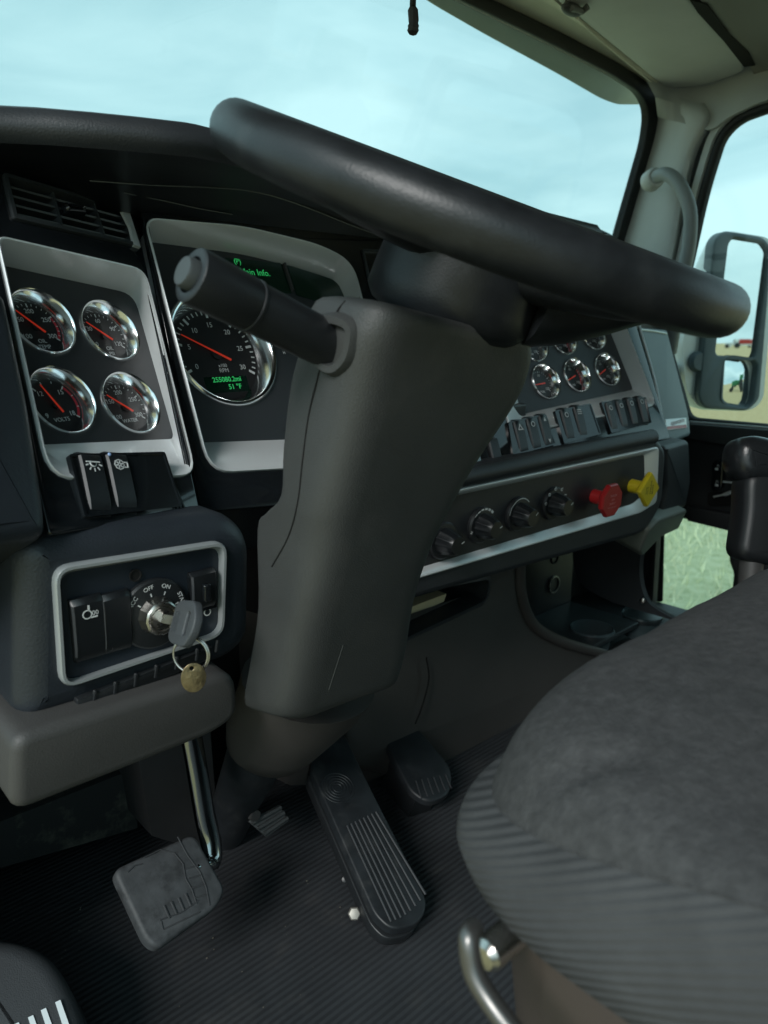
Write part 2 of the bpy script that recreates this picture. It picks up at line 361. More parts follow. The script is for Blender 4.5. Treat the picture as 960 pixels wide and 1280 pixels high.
# --- gauges
def tick(b, fr, ang, r0, r1, wd, w):
    c, s = math.cos(R_(ang)), math.sin(R_(ang))
    b.f([fr.P(c*r0-s*wd, s*r0+c*wd, w), fr.P(c*r1-s*wd, s*r1+c*wd, w), fr.P(c*r1+s*wd, s*r1-c*wd, w), fr.P(c*r0+s*wd, s*r0-c*wd, w)])
def gauge(fr, x, y, r, marks, name, needle, label, a0=215, a1=-35, red=None, minor=4, wrot=0, deep=.016, ring=.77, ts=.20, arc_red=None, hw=0.0012):
    f = fr.at(x, y, DEEP+.003); f = Fr(f.o-f.n*deep, f.e, f.u, f.n).rot(wrot)
    ri = r*ring; dl = MB().disc(f, ri+.001, .001, 48).build('gauge', dialm, D, label=label)
    MB().lathe(f, [(r*1.03, deep-.006), (r*1.03, deep-.003), (r*1.0, deep-.001), (r*.985, deep), (r*.955, deep-.0008), (r*.93, deep*.86), (ri+.0006, .0035), (ri, .0005)], 56).build('bezel', chrome, dl, smooth=50)
    mk = MB(); rd = MB(); n = len(marks); tot = (n-1)*(minor+1)
    for k in range(tot+1):
        t = k/tot; a = a0+(a1-a0)*t; major = k % (minor+1) == 0
        tgt = mk
        tick(tgt, f, a, ri*(.80 if major else .86), ri*.95, r*(.022 if major else .012), .0014)
        if major:
            s = marks[k//(minor+1)]
            if s: mk.text(f, s, math.cos(R_(a))*ri*.64, math.sin(R_(a))*ri*.64, r*ts, .0014, bold=.0)
    yy = -ri*.56
    for ln in name: mk.text(f, ln, 0.0 if len(name) > 0 else 0, yy, r*.17, .0014); yy -= r*.18
    mk.build('markings', inkm, dl)
    if red:
        for k in range(24):
            t0, t1 = red[0]+(red[1]-red[0])*k/24, red[0]+(red[1]-red[0])*(k+1)/24
            A, B = R_(a0+(a1-a0)*t0), R_(a0+(a1-a0)*t1)
            rd.f([f.P(math.cos(A)*ri*.84, math.sin(A)*ri*.84, .0012), f.P(math.cos(A)*ri*.94, math.sin(A)*ri*.94, .0012), f.P(math.cos(B)*ri*.94, math.sin(B)*ri*.94, .0012), f.P(math.cos(B)*ri*.84, math.sin(B)*ri*.84, .0012)])
        rd.build('red_zone', redink, dl)
    A = R_(needle); nb = MB(); c, s = math.cos(A), math.sin(A)
    def q(d, o, w): return f.P(c*d-s*o, s*d+c*o, w)
    nb.loft([[q(-r*.26, -hw, .0035), q(-r*.26, hw, .0035), q(ri*.86, hw*.45, .0035), q(ri*.86, -hw*.45, .0035)], [q(-r*.26, -hw*.6, .0045), q(-r*.26, hw*.6, .0045), q(ri*.86, hw*.2, .0045), q(ri*.86, -hw*.2, .0045)]])
    nb.build('needle', needlem, dl)
    MB().lathe(f, [(r*.11, .001), (r*.11, .0032), (r*.06, .0034)], 20, cap1=True).build('hub', dialm, dl)
    MB().disc(f, ri, .0055, 40).build('lens', gglass, dl)
    return dl, f
gauge(L, 55, 400, GR, ['100', '150', '200', '250', '300'], ['OIL', 'TEMP'], 134, 'oil temperature gauge', red=(.75, 1.))
gauge(L, 140, 411.5, GR, ['0', '30', '60', '90', '120'], ['OIL', 'PSI'], 140, 'oil pressure gauge')
gauge(L, 80, 498.5, GR, ['9', '12', '15', '18'], ['VOLTS'], 112, 'voltmeter', red=(.66, 1.), minor=2)
gauge(L, 166, 502, GR, ['100', '150', '200', '250', '300'], ['WATER'], 140, 'water temperature gauge')
for (x, y, a, nm) in ((684, 476, 185, 'FUEL'), (723, 468, 200, 'AIR'), (761, 461, 205, 'AIR'), (669, 429, 190, 'TEMP'), (706, 421, 188, 'PSI'), (743, 416, 176, 'AIR')):
    gauge(Rr, x, y, RG, ['0', '', '60', '', '120'], [nm], a, 'small chrome-rimmed gauge', deep=.018, ring=.78, red=(.7, 1.) if x in (706, 723) else None)
# tachometer and speedometer
tach, tf = gauge(M, 283, 433, TG, ['0', '5', '10', '15', '20', '25', '30'], [], 151, 'tachometer', a0=205, a1=-30, minor=4, ring=.80, ts=.125, deep=.024, hw=.0016)
b = MB(); b.text(tf, 'x100', .003, -.016, .0065, .0016); b.text(tf, 'RPM', .003, -.0225, .0075, .0016); b.build('unit_text', inkm, tach)
lc = MB(); lc.plate(tf, rpoly([(-.030, -.051), (.034, -.051), (.034, -.030), (-.030, -.030)], .001), [], .0008, .0012); lc.build('display', lcdm, tach)
b = MB(); b.text(tf, '255080.2mi', .003, -.0345, .0092, .0018, bold=.0001); b.text(tf, '51 °F', .012, -.0445, .0092, .0018, bold=.0001); b.build('digits', lcdtxt, tach)
gauge(M, 440, 448, TG, ['0', '20', '40', '60', '80'], ['MPH'], 215, 'speedometer', a0=215, a1=-35, ring=.80, ts=.125, deep=.024, hw=.0016)
# message display
MD = Fr(M.P(0,0,DEEP-.002), M.e, M.u, M.n)
dp = pp(MD, [(282, 321), (352, 328), (366, 366), (292, 362)], .004, .002)
ds = MB().plate(MD, dp, [], .001, .0022).build('message_display', lcdm, D)
b = MB(); f_ = MD.at(322, 341, .0030); b.text(f_, 'Main Info.', -.004, 0, .0125, .0002); b.text(f_, '(P)', -.028, .014, .010, .0002); b.build('display_text', lcdtxt, ds)
dp = pp(MD, [(360, 330), (422, 350), (440, 388), (372, 368)], .004, .002)
MB().plate(MD, dp, [], .001, .0022).build('warning_light_panel', lcdm, D)
b = MB(); b.box(MD.at(358, 346, .0), -.0012, .0012, -.022, .018, .001, .006); b.build('divider', darkmet, D)
b = MB(); b.text(MD.at(355, 441, .003), 'H', 0, 0, .006); b.build('mark', inkm, D)

# --- rocker switches
SH = [(0, .0), (.1, .0030), (.25, .0048), (.5, .0055), (.75, .0060), (.92, .0055), (1, .001)]
def rocker(fr, x, y, w=.0215, h=.062, icon=None, deg=0, wz=FW, led=None):
    f = fr.at(x, y, wz).rot(deg); loops = []
    for t, hh in SH:
        b = -h/2+h*t
        loops.append([f.P(-w/2, b, -.006), f.P(-w/2, b, hh-.002), f.P(-w/2+.0018, b, hh), f.P(w/2-.0018, b, hh), f.P(w/2, b, hh-.002), f.P(w/2, b, -.006)])
    s = MB().loft(loops).build('rocker_switch', swm, D, smooth=40)
    MB().loft([[f.P(-w/2-.0001, -h/2+h*t, hh-.0015), f.P(-w/2+.0014, -h/2+h*t, hh+.0006), f.P(-w/2+.0024, -h/2+h*t, hh+.0001)] for t, hh in SH[1:-1]], closed=True).build('edge_strip', mat('switch_edge', (.03, .034, .038), .5), s)
    g = Fr(f.P(0, h*.26, .0062), f.e, (f.u*1 - f.n*.0).normalized(), f.n)
    if icon:
        i = MB()
        if icon == 'lamp':
            i.box(g, -.007, .007, .003, .0042, 0, .0006)
            i.loft([[g.P(.004*math.cos(t), .003+.0045*math.sin(t), 0) for t in [math.pi+math.pi*k/12 for k in range(13)]], [g.P(.0028*math.cos(t), .003+.0032*math.sin(t), .0006) for t in [math.pi+math.pi*k/12 for k in range(13)]]], closed=False)
            for k in range(5): a = 200+35*k; tick(i, Fr(g.P(0, .003), g.e, g.u, g.n), a, .0056, .009, .0007, .0006)
        elif icon == 'engine':
            i.lathe(g, [(.0055, .0003), (.0055, .0007), (.0045, .0007)], 8, a=-.001)
            for k in range(6): tick(i, Fr(g.P(-.001, 0), g.e, g.u, g.n), 60*k+15, .0008, .0038, .0007, .0007)
            i.box(g, .0045, .0085, -.003, -.002, 0, .0007); i.box(g, .0045, .0085, .002, .003, 0, .0007); i.box(g, .0077, .0085, -.003, .003, 0, .0007)
        elif icon == 'tri':
            t = [(-.006, -.005), (.006, -.005), (0, .006)]; i.loft([wl(g, t, .0007), wl(g, offset(t, -.0016), .0007)], False, False)
        elif icon == 'arrow':
            i.f(wl(g, [(-.003, .0), (.003, .0), (0, .006)], .0007)); g2 = Fr(f.P(0, -h*.30, .0045), f.e, f.u, f.n); i.f(wl(g2, [(-.003, .003), (.003, .003), (0, -.004)], .0012))
        elif icon == 'ring': i.lathe(g, [(.0045, .0003), (.0045, .0007), (.0033, .0007)], 20)
        elif icon == 'bars':
            for k in range(3): i.box(g, -.005, .005, -.004+.0035*k, -.0028+.0035*k, 0, .0006)
        elif icon == 'brake':
            i.lathe(g, [(.0042, .0003), (.0042, .0006), (.0032, .0006)], 16, a=-.002); i.box(g, .001, .007, -.004, -.0028, 0, .0006); i.box(g, -.001, .0005, .003, .008, 0, .0006); i.text(g, '00', .005, 0, .006, .0005)
        i.build('symbol', inkm if icon != 'ring' else inkm, s, fixn=False)
    if led: MB().ell(f.P(-w/2+.003, h*.42, .006), .0018, .0018, .0012, f, 10, 6).build('indicator', mat('blue_led', (.3, .45, .75), .3), s)
    return s
def slotbox(fr, px, w0=FW+.001, depth=.03, name='switch_housing'):
    o = pp(fr, px, w0, .003); inn = offset(o, -.0025)
    h = MB().loft([wl(fr, o, w0-.003), wl(fr, o, w0+.003), wl(fr, inn, w0+.003), wl(fr, inn, w0+.0018)], False, True).build(name, gloss, D)
    return h
slotbox(L, [(84, 569), (204, 566), (226, 634), (104, 648)])
rocker(L, 117, 606, icon='lamp', w=.0235, h=.062, deg=-13)
rocker(L, 150, 604, icon='engine', w=.0235, h=.062, deg=-13, led=True)
# ribbed inner wall of the empty slot
b = MB()
for k in range(5): b.box(L.at(199+k*4, 606, FW-.001), -.0009, .0009, -.03, .027, -.011, .001+k*.0006)
b.build('slot_ribs', blackp, D)
slotbox(Rr, [(634, 528), (680, 518), (694, 556), (640, 570)])
for x, y, ic in ((650, 547, 'tri'), (666, 543, 'ring'), (681, 539, 'arrow')): rocker(Rr, x, y, icon=ic, w=.0205, h=.062)
slotbox(Rr, [(692, 514), (737, 505), (750, 543), (704, 555)])
for x, y, ic in ((708, 531, 'ring'), (724, 527, 'bars')): rocker(Rr, x, y, icon=ic, w=.0205, h=.062)
slotbox(Rr, [(750, 503), (806, 497), (813, 529), (763, 542)])
for x, y in ((763, 521), (776, 518), (789, 515), (802, 513)): rocker(Rr, x, y, icon='ring', w=.0175, h=.058)
rocker(Rr, 618, 566, w=.0205, h=.05)

# --- top pad: a brow lofted across the cab, with a flat top that runs to the windscreen
cols = [(-120, 118), (-40, 128), (0, 134), (60, 137), (130, 143), (190, 149), (250, 156), (320, 176), (400, 205), (480, 226), (560, 245), (640, 262), (700, 275), (740, 282), (768, 298)]
rows = []
top = []
for x, y in cols: top.append(onZ(x, y, .19) if x < 260 else None)
# beyond the wheel the edge runs straight across
Ya, Xa = top[6].y, top[6].x; pe = onZ(740, 283, .186)
for i, (x, y) in enumerate(cols):
    if top[i] is None:
        t = (i-6)/(len(cols)-1-6); top[i] = V((Xa+(pe.x+.03-Xa)*t, Ya+(pe.y-Ya)*t, .19-.002*t))
edge = [V((p.x, p.y, .19)) for p in top]
und = []                                                   # lower front edge of the padded lip, and the fascia line under it
sec = []
for p in edge:
    s = [p+V((0, .42, .0)), p+V((0, .10, .012)), p+V((0, .03, .008)), p+V((0, .008, .002)), p+V((0, -.002, -.010)), p+V((0, .000, -.020)), p+V((0, .010, -.027)), p+V((0, .04, -.030)), p+V((0, .10, -.034)), p+V((0, .16, -.06)), p+V((0, .42, -.06))]
    sec.append(s)
MB().loft([q[:7] for q in sec], False, False, closed=False).build('top_pad', padm, D, smooth=60)
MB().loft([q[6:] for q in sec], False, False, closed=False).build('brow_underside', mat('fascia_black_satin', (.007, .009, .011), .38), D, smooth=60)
from mathutils.bvhtree import BVHTree
def bvh(loops, closed=True):
    vs = [p for l in loops for p in l]; n = len(loops[0]); fs = []
    for i in range(len(loops)-1):
        for j in range(n if closed else n-1): fs.append((i*n+j, i*n+(j+1) % n, (i+1)*n+(j+1) % n, (i+1)*n+j))
    return BVHTree.FromPolygons(vs, fs)
BB = bvh(sec, False)
def browpts(pts):
    out = []
    for x, y in pts:
        h = BB.ray_cast(V((0, 0, 0)), ray(x, y).normalized())
        out.append(h[0]*.9985 if h[0] else L.W(x, y, FW+.003))
    return out
# seam lines under the brow, their thin highlight drawn as pale tubes
b = MB(); b.tube(bez(browpts([(112, 226), (200, 232), (290, 236), (340, 245), (390, 262), (440, 282), (490, 300)]), 6), .0007, 6); b.tube(bez(browpts([(155, 241), (200, 250), (245, 260), (290, 268)]), 6), .0005, 6)
b.build('seam_highlight', mat('piping', (.10, .11, .11), .35), D)
# far dash top bump beside the pillar
b = MB(); bs = []
for k in range(9):
    t = k/8; x = 690+t*82; y0 = [278, 277, 277, 278, 280, 283, 287, 292, 301][k]; p = onY(x, y0, .97)
    bs.append([p+V((0, .15, -.0)), p, p+V((0, -.02, -.012)), p+V((0, -.025, -.10)), p+V((0, .05, -.18))])
b.loft(bs, closed=False).build('defroster_hood', padm, D, smooth=60)

# --- left end pad (navy) and lower ignition pod
def roundbox(fr, poly, w0, w1, rad, seg=4):
    ls = [wl(fr, poly, w0)]
    for k in range(seg+1):
        t = math.pi/2*k/seg; ls.append(wl(fr, offset(poly, -rad*(1-math.cos(t))), w1-rad+rad*math.sin(t)))
    return MB().loft(ls)
endf = Fr(L.P(0, 0, 0), L.e, L.u, L.n)
roundbox(L, pp(L, [(-160, 330), (2, 372), (30, 500), (52, 640), (54, 676), (-160, 700)], FW, .012), -.2, FW+.012, .014).build('end_pad', navy, D, smooth=60)
igp = pp(IG, [(24, 670), (290, 641), (320, 672), (318, 800), (292, 827), (22, 916)], .0, [.026, .03, .03, .03, .03, .026])
ringo = pp(IG, [(66, 709), (284, 675), (280, 794), (76, 863)], .006, .016)
ringi = pp(IG, [(73, 717), (274, 683), (273, 789), (80, 853)], .0, .013)
# pod: rounded body with a recess cut for the switch panel
b = MB().plate(IG, offset(igp, -.024), [ringo], -.02, .0006, .0)
ls = [wl(IG, igp, -.25), wl(IG, igp, -.024)]
for k in range(1, 6):
    t = math.pi/2*k/5; ls.append(wl(IG, offset(igp, -.024*(1-math.cos(t))), -.024+.0246*math.sin(t)))
b.loft(ls, True, False)
b.build('ignition_pod', navy, D, smooth=60)
b = MB(); b.loft([wl(IG, ringo, -.003), wl(IG, ringo, .006), wl(IG, offset(ringo, -.0015), .0085), wl(IG, offset(ringo, -.004), .0085), wl(IG, ringi, .001), wl(IG, ringi, -.006)], False, False).build('bezel', mat('frame_silver', (.40, .43, .44), .35, metal=.4, vary=.08), D, smooth=50)
MB().plate(IG, offset(ringi, .002), [], -.004, -.001).build('switch_panel', mat('navy_panel', (.012, .018, .026), .4, bump=(800, .15), vary=.1), D)
# hole, lock, switches
MB().lathe(IG.at(169, 719, -.0005), [(.006, .0), (.006, .0012), (.0048, .0012), (.0045, -.0)], 20, cap1=True).build('bolt_hole', hole, D)
slotbox(IG, [(89, 752), (160, 735), (168, 800), (92, 826)], 0.0)
rocker(IG, 110, 785, w=.028, h=.058, icon='brake', wz=.003)
rocker(IG, 145, 777, w=.027, h=.056, wz=.003)
slotbox(IG, [(234, 719), (268, 711), (270, 758), (238, 766)], 0.0)
rocker(IG, 253, 737, w=.027, h=.040, wz=.002)
MB().box(IG.at(259, 741, .012), -.004, .004, -.009, .009, -.004, .002).build('dimmer_wheel', gloss, D, bevel=.002)
b = MB(); g = IG.at(259, 765, .0005); b.lathe(g, [(.004, .0), (.004, .0005), (.0028, .0005)], 16); b.build('mark', inkm, D)
lockf = IG.at(192, 766, 0)
lk = MB().lathe(lockf, [(.034, -.002), (.034, .003), (.032, .005), (.020, .007)], 48, cap1=True).build('ignition_lock', blackp, D)
b = MB(); b.lathe(lockf, [(.0185, .006), (.0185, .0075), (.0165, .012), (.0165, .018), (.0150, .0195), (.0125, .0195), (.0110, .0165)], 12, cap1=False)
b.lathe(lockf, [(.0112, .0165), (.0105, .0185), (.0, .0187)], 24)
b.build('lock_barrel', steel, lk, smooth=25)
MB().box(lockf.rot(70), -.007, .007, -.0012, .0012, .0186, .0192).build('keyway', hole, lk)
b = MB()
for t, a in (('ACC', 142), ('OFF', 103), ('ON', 66), ('START', 18)):
    b.text(lockf, t, .0275*math.cos(R_(a)), .0275*math.sin(R_(a)), .0058, .0062, deg=a-90); tick(b, lockf, a, .0195, .0230, .0006, .0076)
b.build('lettering', inkm, lk)
# ribbed trim strip under the pod
st = pp(IG, [(95, 874), (265, 806), (262, 824), (98, 893)], .004, .002)
s = MB().prism(IG, st, -.01, .006, .002).build('ribbed_strip', blackp, D)
b = MB()
for k in range(7):
    x, y = 118+k*25.5, 871-k*10.6; f = IG.at(x, y, .005).rot(-12); b.loft([wl(f, rrect(.004, .014, .0018), 0), wl(f, offset(rrect(.004, .014, .0018), -.001), .0022)])
b.build('ribs', blackp, s)
# knee bolster
KB = frame(onY(150, 930, .60), 1, -4)
kp = pp(KB, [(16, 924), (298, 836), (300, 897), (268, 920), (14, 1022)], 0, [.016, .03, .03, .03, .018])
kb = roundbox(KB, kp, -.30, 0, .011, 5).build('knee_bolster', bolst, D, smooth=60)
# --- HVAC pod on the right
hp = pp(HV, [(430, 618), (590, 595), (818, 542), (834, 562), (829, 632), (806, 668), (560, 738), (430, 778)], .0, [.01, .05, .02, .02, .03, .03, .05, .01])
ro = pp(HV, [(430, 641), (823, 558), (820, 628), (800, 641), (430, 750)], .002, [.005, .012, .012, .012, .005])
ri = pp(HV, [(430, 650), (805, 568), (806, 616), (790, 630), (430, 738)], -.004, [.005, .008, .008, .01, .005])
b = MB().plate(HV, offset(hp, -.012), [ro], -.02, .0006, 0)
ls = [wl(HV, hp, -.2), wl(HV, hp, -.012)]
for k in range(1, 6):
    t = math.pi/2*k/5; ls.append(wl(HV, offset(hp, -.012*(1-math.cos(t))), -.012+.0126*math.sin(t)))
b.loft(ls, True, False).build('climate_pod', padm, D, smooth=60)
b = MB(); b.loft([wl(HV, ro, -.003), wl(HV, ro, .003), wl(HV, offset(ro, -.0015), .0045), wl(HV, offset(ro, -.003), .0045), wl(HV, ri, -.003), wl(HV, ri, -.010)], False, False).build('bezel', silver, D, smooth=50)
MB().plate(HV, offset(ri, .003), [], -.008, -.004).build('climate_panel', panelm, D)
# padded roll between gauges and climate pod
b = MB(); pth = [HV.W(x, y, -.003) for x, y in ((500, 612), (580, 596), (660, 579), (740, 561), (815, 546))]
b.tube(bez(pth, 6), [.014]*25, 14).build('padded_roll', padm, D)

def hknob(x, y, scale=1., dial='fan', turn=30):
    f = HV.at(x, y, -.004); s = scale*.93
    k = MB().lathe(f, [(.030*s, 0), (.030*s, .004), (.0275*s, .0065), (.022*s, .007)], 40, cap1=True).build('climate_knob', blackp, D)
    b = MB(); ls = []
    for w, r in ((.006, .0205), (.012, .0195), (.024, .0165), (.030, .0155), (.033, .0135)):
        ls.append([f.P(*(lambda a, q: (q*math.cos(a), q*math.sin(a)))(2*math.pi*j/72, (r+(.0012 if j % 6 in (0, 1) and w < .028 else 0))*s), w) for j in range(72)])
    b.loft(ls, False, True); b.build('grip', swm, k, smooth=50)
    b = MB()
    tick(b, f, turn, .007*s, .0135*s, .0009, .0335)
    if dial == 'fan':
        for j in range(6):
            a = 140-j*17
            for q in range(4):
                A, B = R_(a-q*3.2), R_(a-(q+1)*3.2); wd = .0008+.0005*j*.5
                b.f([f.P(math.cos(A)*(.0258-wd), math.sin(A)*(.0258-wd), .0074), f.P(math.cos(A)*(.0258+wd), math.sin(A)*(.0258+wd), .0074), f.P(math.cos(B)*(.0258+wd), math.sin(B)*(.0258+wd), .0074), f.P(math.cos(B)*(.0258-wd), math.sin(B)*(.0258-wd), .0074)])
        for q in range(4): tick(b, Fr(f.P(-.0255, -.006), f.e, f.u, f.n), q*90+20, .0005, .0028, .0008, .0074)
    elif dial == 'temp':
        for j in range(30):
            A, B = R_(175-j*4.4), R_(175-(j+1)*4.4)
            b.f([f.P(math.cos(A)*.0252, math.sin(A)*.0252, .0074), f.P(math.cos(A)*.0266, math.sin(A)*.0266, .0074), f.P(math.cos(B)*.0266, math.sin(B)*.0266, .0074), f.P(math.cos(B)*.0252, math.sin(B)*.0252, .0074)])
    elif dial == 'mode':
        for a in (170, 135, 98, 60, 25, -8):
            g = Fr(f.P(math.cos(R_(a))*.0262, math.sin(R_(a))*.0262, .0070), f.e, f.u, f.n); b.lathe(g, [(.0026, 0), (.0026, .0006), (.0016, .0006)], 10); tick(b, g, a, .002, .0042, .0006, .0006)
    b.build('markings', inkm, k, fixn=False)
hknob(600, 656, dial='fan', turn=20); hknob(646, 642, dial='temp', turn=40); hknob(690, 629, dial='mode', turn=35); hknob(552, 675, dial='none', turn=20)

def valve(x, y, poly, m, label, lines, deg, stem=.028, inkmat=blackink):
    f = HV.at(x, y, -.004)
    k = MB().lathe(f, [(.0125, 0), (.0125, .02), (.0115, stem), (.012, stem+.004)], 28, cap1=True).build('brake_valve_knob', m, D, label=label)
    g = f.rot(deg)
    MB().loft([wl(g, offset(poly, -.0035), stem-.001), wl(g, poly, stem+.003), wl(g, poly, stem+.008), wl(g, offset(poly, -.002), stem+.0105)]).build('knob_head', m, k, smooth=30)
    b = MB()
    for (t, a, bb, s, dg) in lines: b.text(f, t, a, bb, s, stem+.0107, deg=dg)
    b.build('lettering', inkmat, k)
oct_ = [(math.cos(R_(22.5+45*k))*.0255, math.sin(R_(22.5+45*k))*.0255) for k in range(8)]
oct_ = [(a*1.2, b_*1.2) for a, b_ in oct_]
sq_ = rrect(.048, .048, .005, 3)
valve(742, 620, oct_, redk, 'red octagonal pull knob', [('TRAILER', 0, .009, .0055, 0), ('AIR', 0, .002, .0055, 0), ('SUPPLY', 0, -.005, .0055, 0), ('PULL TO EXHAUST', 0, -.0115, .0032, 0)], 0, inkmat=mat('red_lettering', (.6, .2, .2), .6))
valve(789, 607, sq_, yelk, 'yellow diamond pull knob', [('PARKING', .001, .005, .006, 90-45+45), ('BRAKE', .008, .0, .006, 90), ('PUSH TO', -.008, .0, .0036, 90), ('RELEASE', -.0125, .0, .0036, 90)], 45)

# --- glove box side with badge
GB = frame(onX(805, 470, 1.46), 8, 20)
gp = pp(GB, [(801, 408), (834, 411), (862, 520), (864, 544), (833, 556)], 0, [.012, .012, .03, .006, .012])
roundbox(GB, gp, -.15, 0, .008).build('glovebox_panel', gloveg, D, smooth=50)
b = MB(); b.tube(bez([GB.W(x, y, .003) for x, y in ((799, 407), (808, 438), (819, 478), (827, 520), (831, 553))], 5), .003, 8); b.tube(bez([GB.W(x, y, .001) for x, y in ((801, 412), (818, 414), (833, 417))], 4), .0025, 8); b.build('panel_trim', silver, D)
GL = frame(onX(835, 600, 1.42), 8, -6)
gl = pp(GL, [(832, 559), (862, 550), (864, 600), (858, 634), (826, 648), (834, 610)], 0, .015)
roundbox(GL, gl, -.2, 0, .01).build('glovebox_lower', gloss if False else padm, D, smooth=50)
GQ = frame(onX(830, 670, 1.44), 8, -20)
gq = pp(GQ, [(824, 650), (860, 637), (848, 662), (826, 672), (803, 696), (800, 690), (812, 662)], 0, .01)
roundbox(GQ, gq, -.12, 0, .006).build('glovebox_underside', mat('lower_trim', (.13, .145, .125), .5, bump=(500, .2)), D, smooth=50)
bf = GB.at(847, 530, .0)
bd = MB().plate(GB, pp(GB, [(832, 524), (858, 522), (859, 535), (833, 538)], .003, .002), [], -.0, .003, .0008).build('badge', chrome if False else mat('badge_silver', (.75, .76, .76), .35, metal=.3), D)
MB().plate(GB, pp(GB, [(834, 533), (858, 530.5), (858.5, 534.5), (834, 537)], .0035, .001), [], .003, .0036).build('badge_strip', redk, bd)
b = MB(); g = GB.at(847, 528, .0036); b.text(g, 'KENWORTH', .003, 0, .0115, .0003, sx=1.3); b.build('lettering', mat('badge_ink', (.25, .05, .05), .5), bd)

# --- centre console: face below the climate pod, storage recess with cup holders
CF_ = frame(onY(600, 800, .80), -2, -2)
face = [CF_.px(x, y, 0) for x, y in ((430, 760), (560, 725), (650, 692))]
# the face is a plate with a big recess (open on the right) and a slot on the left
outer = rpoly([CF_.px(x, y, 0) for x, y in ((430, 740), (647, 690), (649, 742), (664, 780), (697, 800), (780, 822), (1000, 880), (900, 1100), (560, 985), (430, 960))], [.01, .004, .06, .05, .04, .06, .01, .01, .01, .01])
slot = pp(CF_, [(470, 748), (606, 722), (600, 748), (470, 808)], 0, .012)
MB().plate(CF_, outer, [slot], -.05, .0, .012).build('console_face', brownp, D, smooth=50)
# the recess edge roll
b = MB(); b.tube(bez([CF_.W(x, y, .0) for x, y in ((650, 690), (651, 740), (665, 778), (697, 800), (745, 815), (830, 836), (960, 868))], 6), .011, 14).build('recess_edge', brownp, D)
# slot rim and tray
b = MB(); b.loft([wl(CF_, offset(slot, .012), -.002), wl(CF_, offset(slot, .009), .010), wl(CF_, offset(slot, .001), .012), wl(CF_, slot, .004), wl(CF_, slot, -.14)], False, False).build('storage_slot', padm, D, smooth=50)
# recess interior
RB = Fr(onY(700, 700, 1.02), (1, 0, 0), (0, 0, 1), (0, -1, 0))
Rz = onY(735, 770, .93).z
x0 = CF_.W(650, 720, 0).x; x1 = 1.47
b = MB(); b.f([V((x0-.03, 1.02, -.1)), V((1.60, 1.02, -.1)), V((1.60, 1.02, Rz)), V((x0-.03, 1.02, Rz))]); b.f([V((x0+.005, .81, -.1)), V((x0-.03, 1.02, -.25)), V((x0-.03, 1.02, Rz)), V((x0+.005, .81, Rz))]); b.build('recess_wall', blackp, D)
tray = MB()
def zc(x, y): return onZ(x, y, Rz)
c1, c2 = zc(740, 786), zc(803, 768)
tf_ = Fr(V((0, 0, Rz)), (1, 0, 0), (0, 1, 0), (0, 0, 1))
tp = rpoly([(x0-.01, .822), (1.60, .822), (1.60, 1.02), (x0-.01, 1.02)], .01)
h1, h2 = circ(.050, 40, c1.x, c1.y), circ(.048, 40, c2.x, c2.y)
tray.plate(tf_, tp, [h1, h2], -.012, 0, .002); tr = tray.build('cup_tray', mat('cup_tray_plastic', (.035, .046, .05), .35, vary=.2), D)
for c, r in ((c1, .050), (c2, .048)):
    ff = Fr(V((c.x, c.y, Rz)), (1, 0, 0), (0, 1, 0), (0, 0, 1))
    MB().lathe(ff, [(r+.003, .0), (r+.002, .004), (r-.001, .004), (r-.003, -.01), (r-.008, -.055)], 40, cap1=True).build('cup_holder', mat('cup_holder_plastic', (.07, .10, .11), .25, vary=.2), D)
MB().lathe(RB.at(693, 697, 0), [(.017, .0), (.016, .003), (.013, .003), (.013, -.01)], 24, cap1=True).build('knockout_hole', hole, D)
sk = MB().lathe(RB.at(691, 730, 0), [(.021, 0), (.021, .005), (.018, .006), (.017, .003)], 28, cap1=True).build('power_socket', blackp, D)
MB().lathe(RB.at(691, 730, 0), [(.0225, .004), (.022, .0065), (.020, .0065), (.0195, .004)], 32).build('socket_ring', steel, sk)
# curved end post of the console at the right (passenger side), with screw
b = MB(); pth = bez([onX(x, y, 1.47) for x, y in ((806, 655), (796, 685), (793, 715), (800, 745), (818, 762), (850, 778))], 6)
ls = []
for p in pth: ls.append([p+V((0, -.012, 0)), p+V((.01, -.016, 0)), p+V((.018, -.008, .0)), p+V((.02, .16, 0)), p+V((0, .16, 0))])
b.loft(ls).build('end_post', padm, D, smooth=50)
MB().lathe(Fr(onX(803, 751, 1.455), (0, -1, 0), (0, 0, 1), (-1, 0, 0)), [(.006, -.004), (.006, .003), (.003, .005)], 14, cap1=True).build('screw', steel, D)
# engine tunnel side cover going down to the floor
tun = [onZ(x, y, FLOOR) for x, y in ((470, 905), (560, 960))]
b = MB()
ls = []
for zt, off in ((-.46, .0), (-.54, .01), (-.62, .03), (FLOOR, .06)):
    ls.append([V((.62, 1.05, zt)), V((.66-off*.3, .88+off, zt)), V((.74, .83+off*.5, zt)), V((1.02, .825, zt))])
b.loft(ls, closed=False).build('tunnel_cover', brownp, D, smooth=70)
b = MB(); b.tube(bez([CF_.W(x, y, .010) for x, y in ((533, 822), (536, 850), (527, 885), (519, 905))], 5), .0015, 6).build('trim_seam', hole, D)

# paper in the slot
pf = CF_
b = MB()
pA = [CF_.W(x, y, -.03) for x, y in ((500, 776), (555, 752), (558, 742), (500, 764))]
b.loft([pA, [p+V((0, .08, .0)) for p in pA]])
b.build('folded_paper', paperm, None, label='cream folded paper lying in the open dashboard slot under the climate knobs', cat='paper')

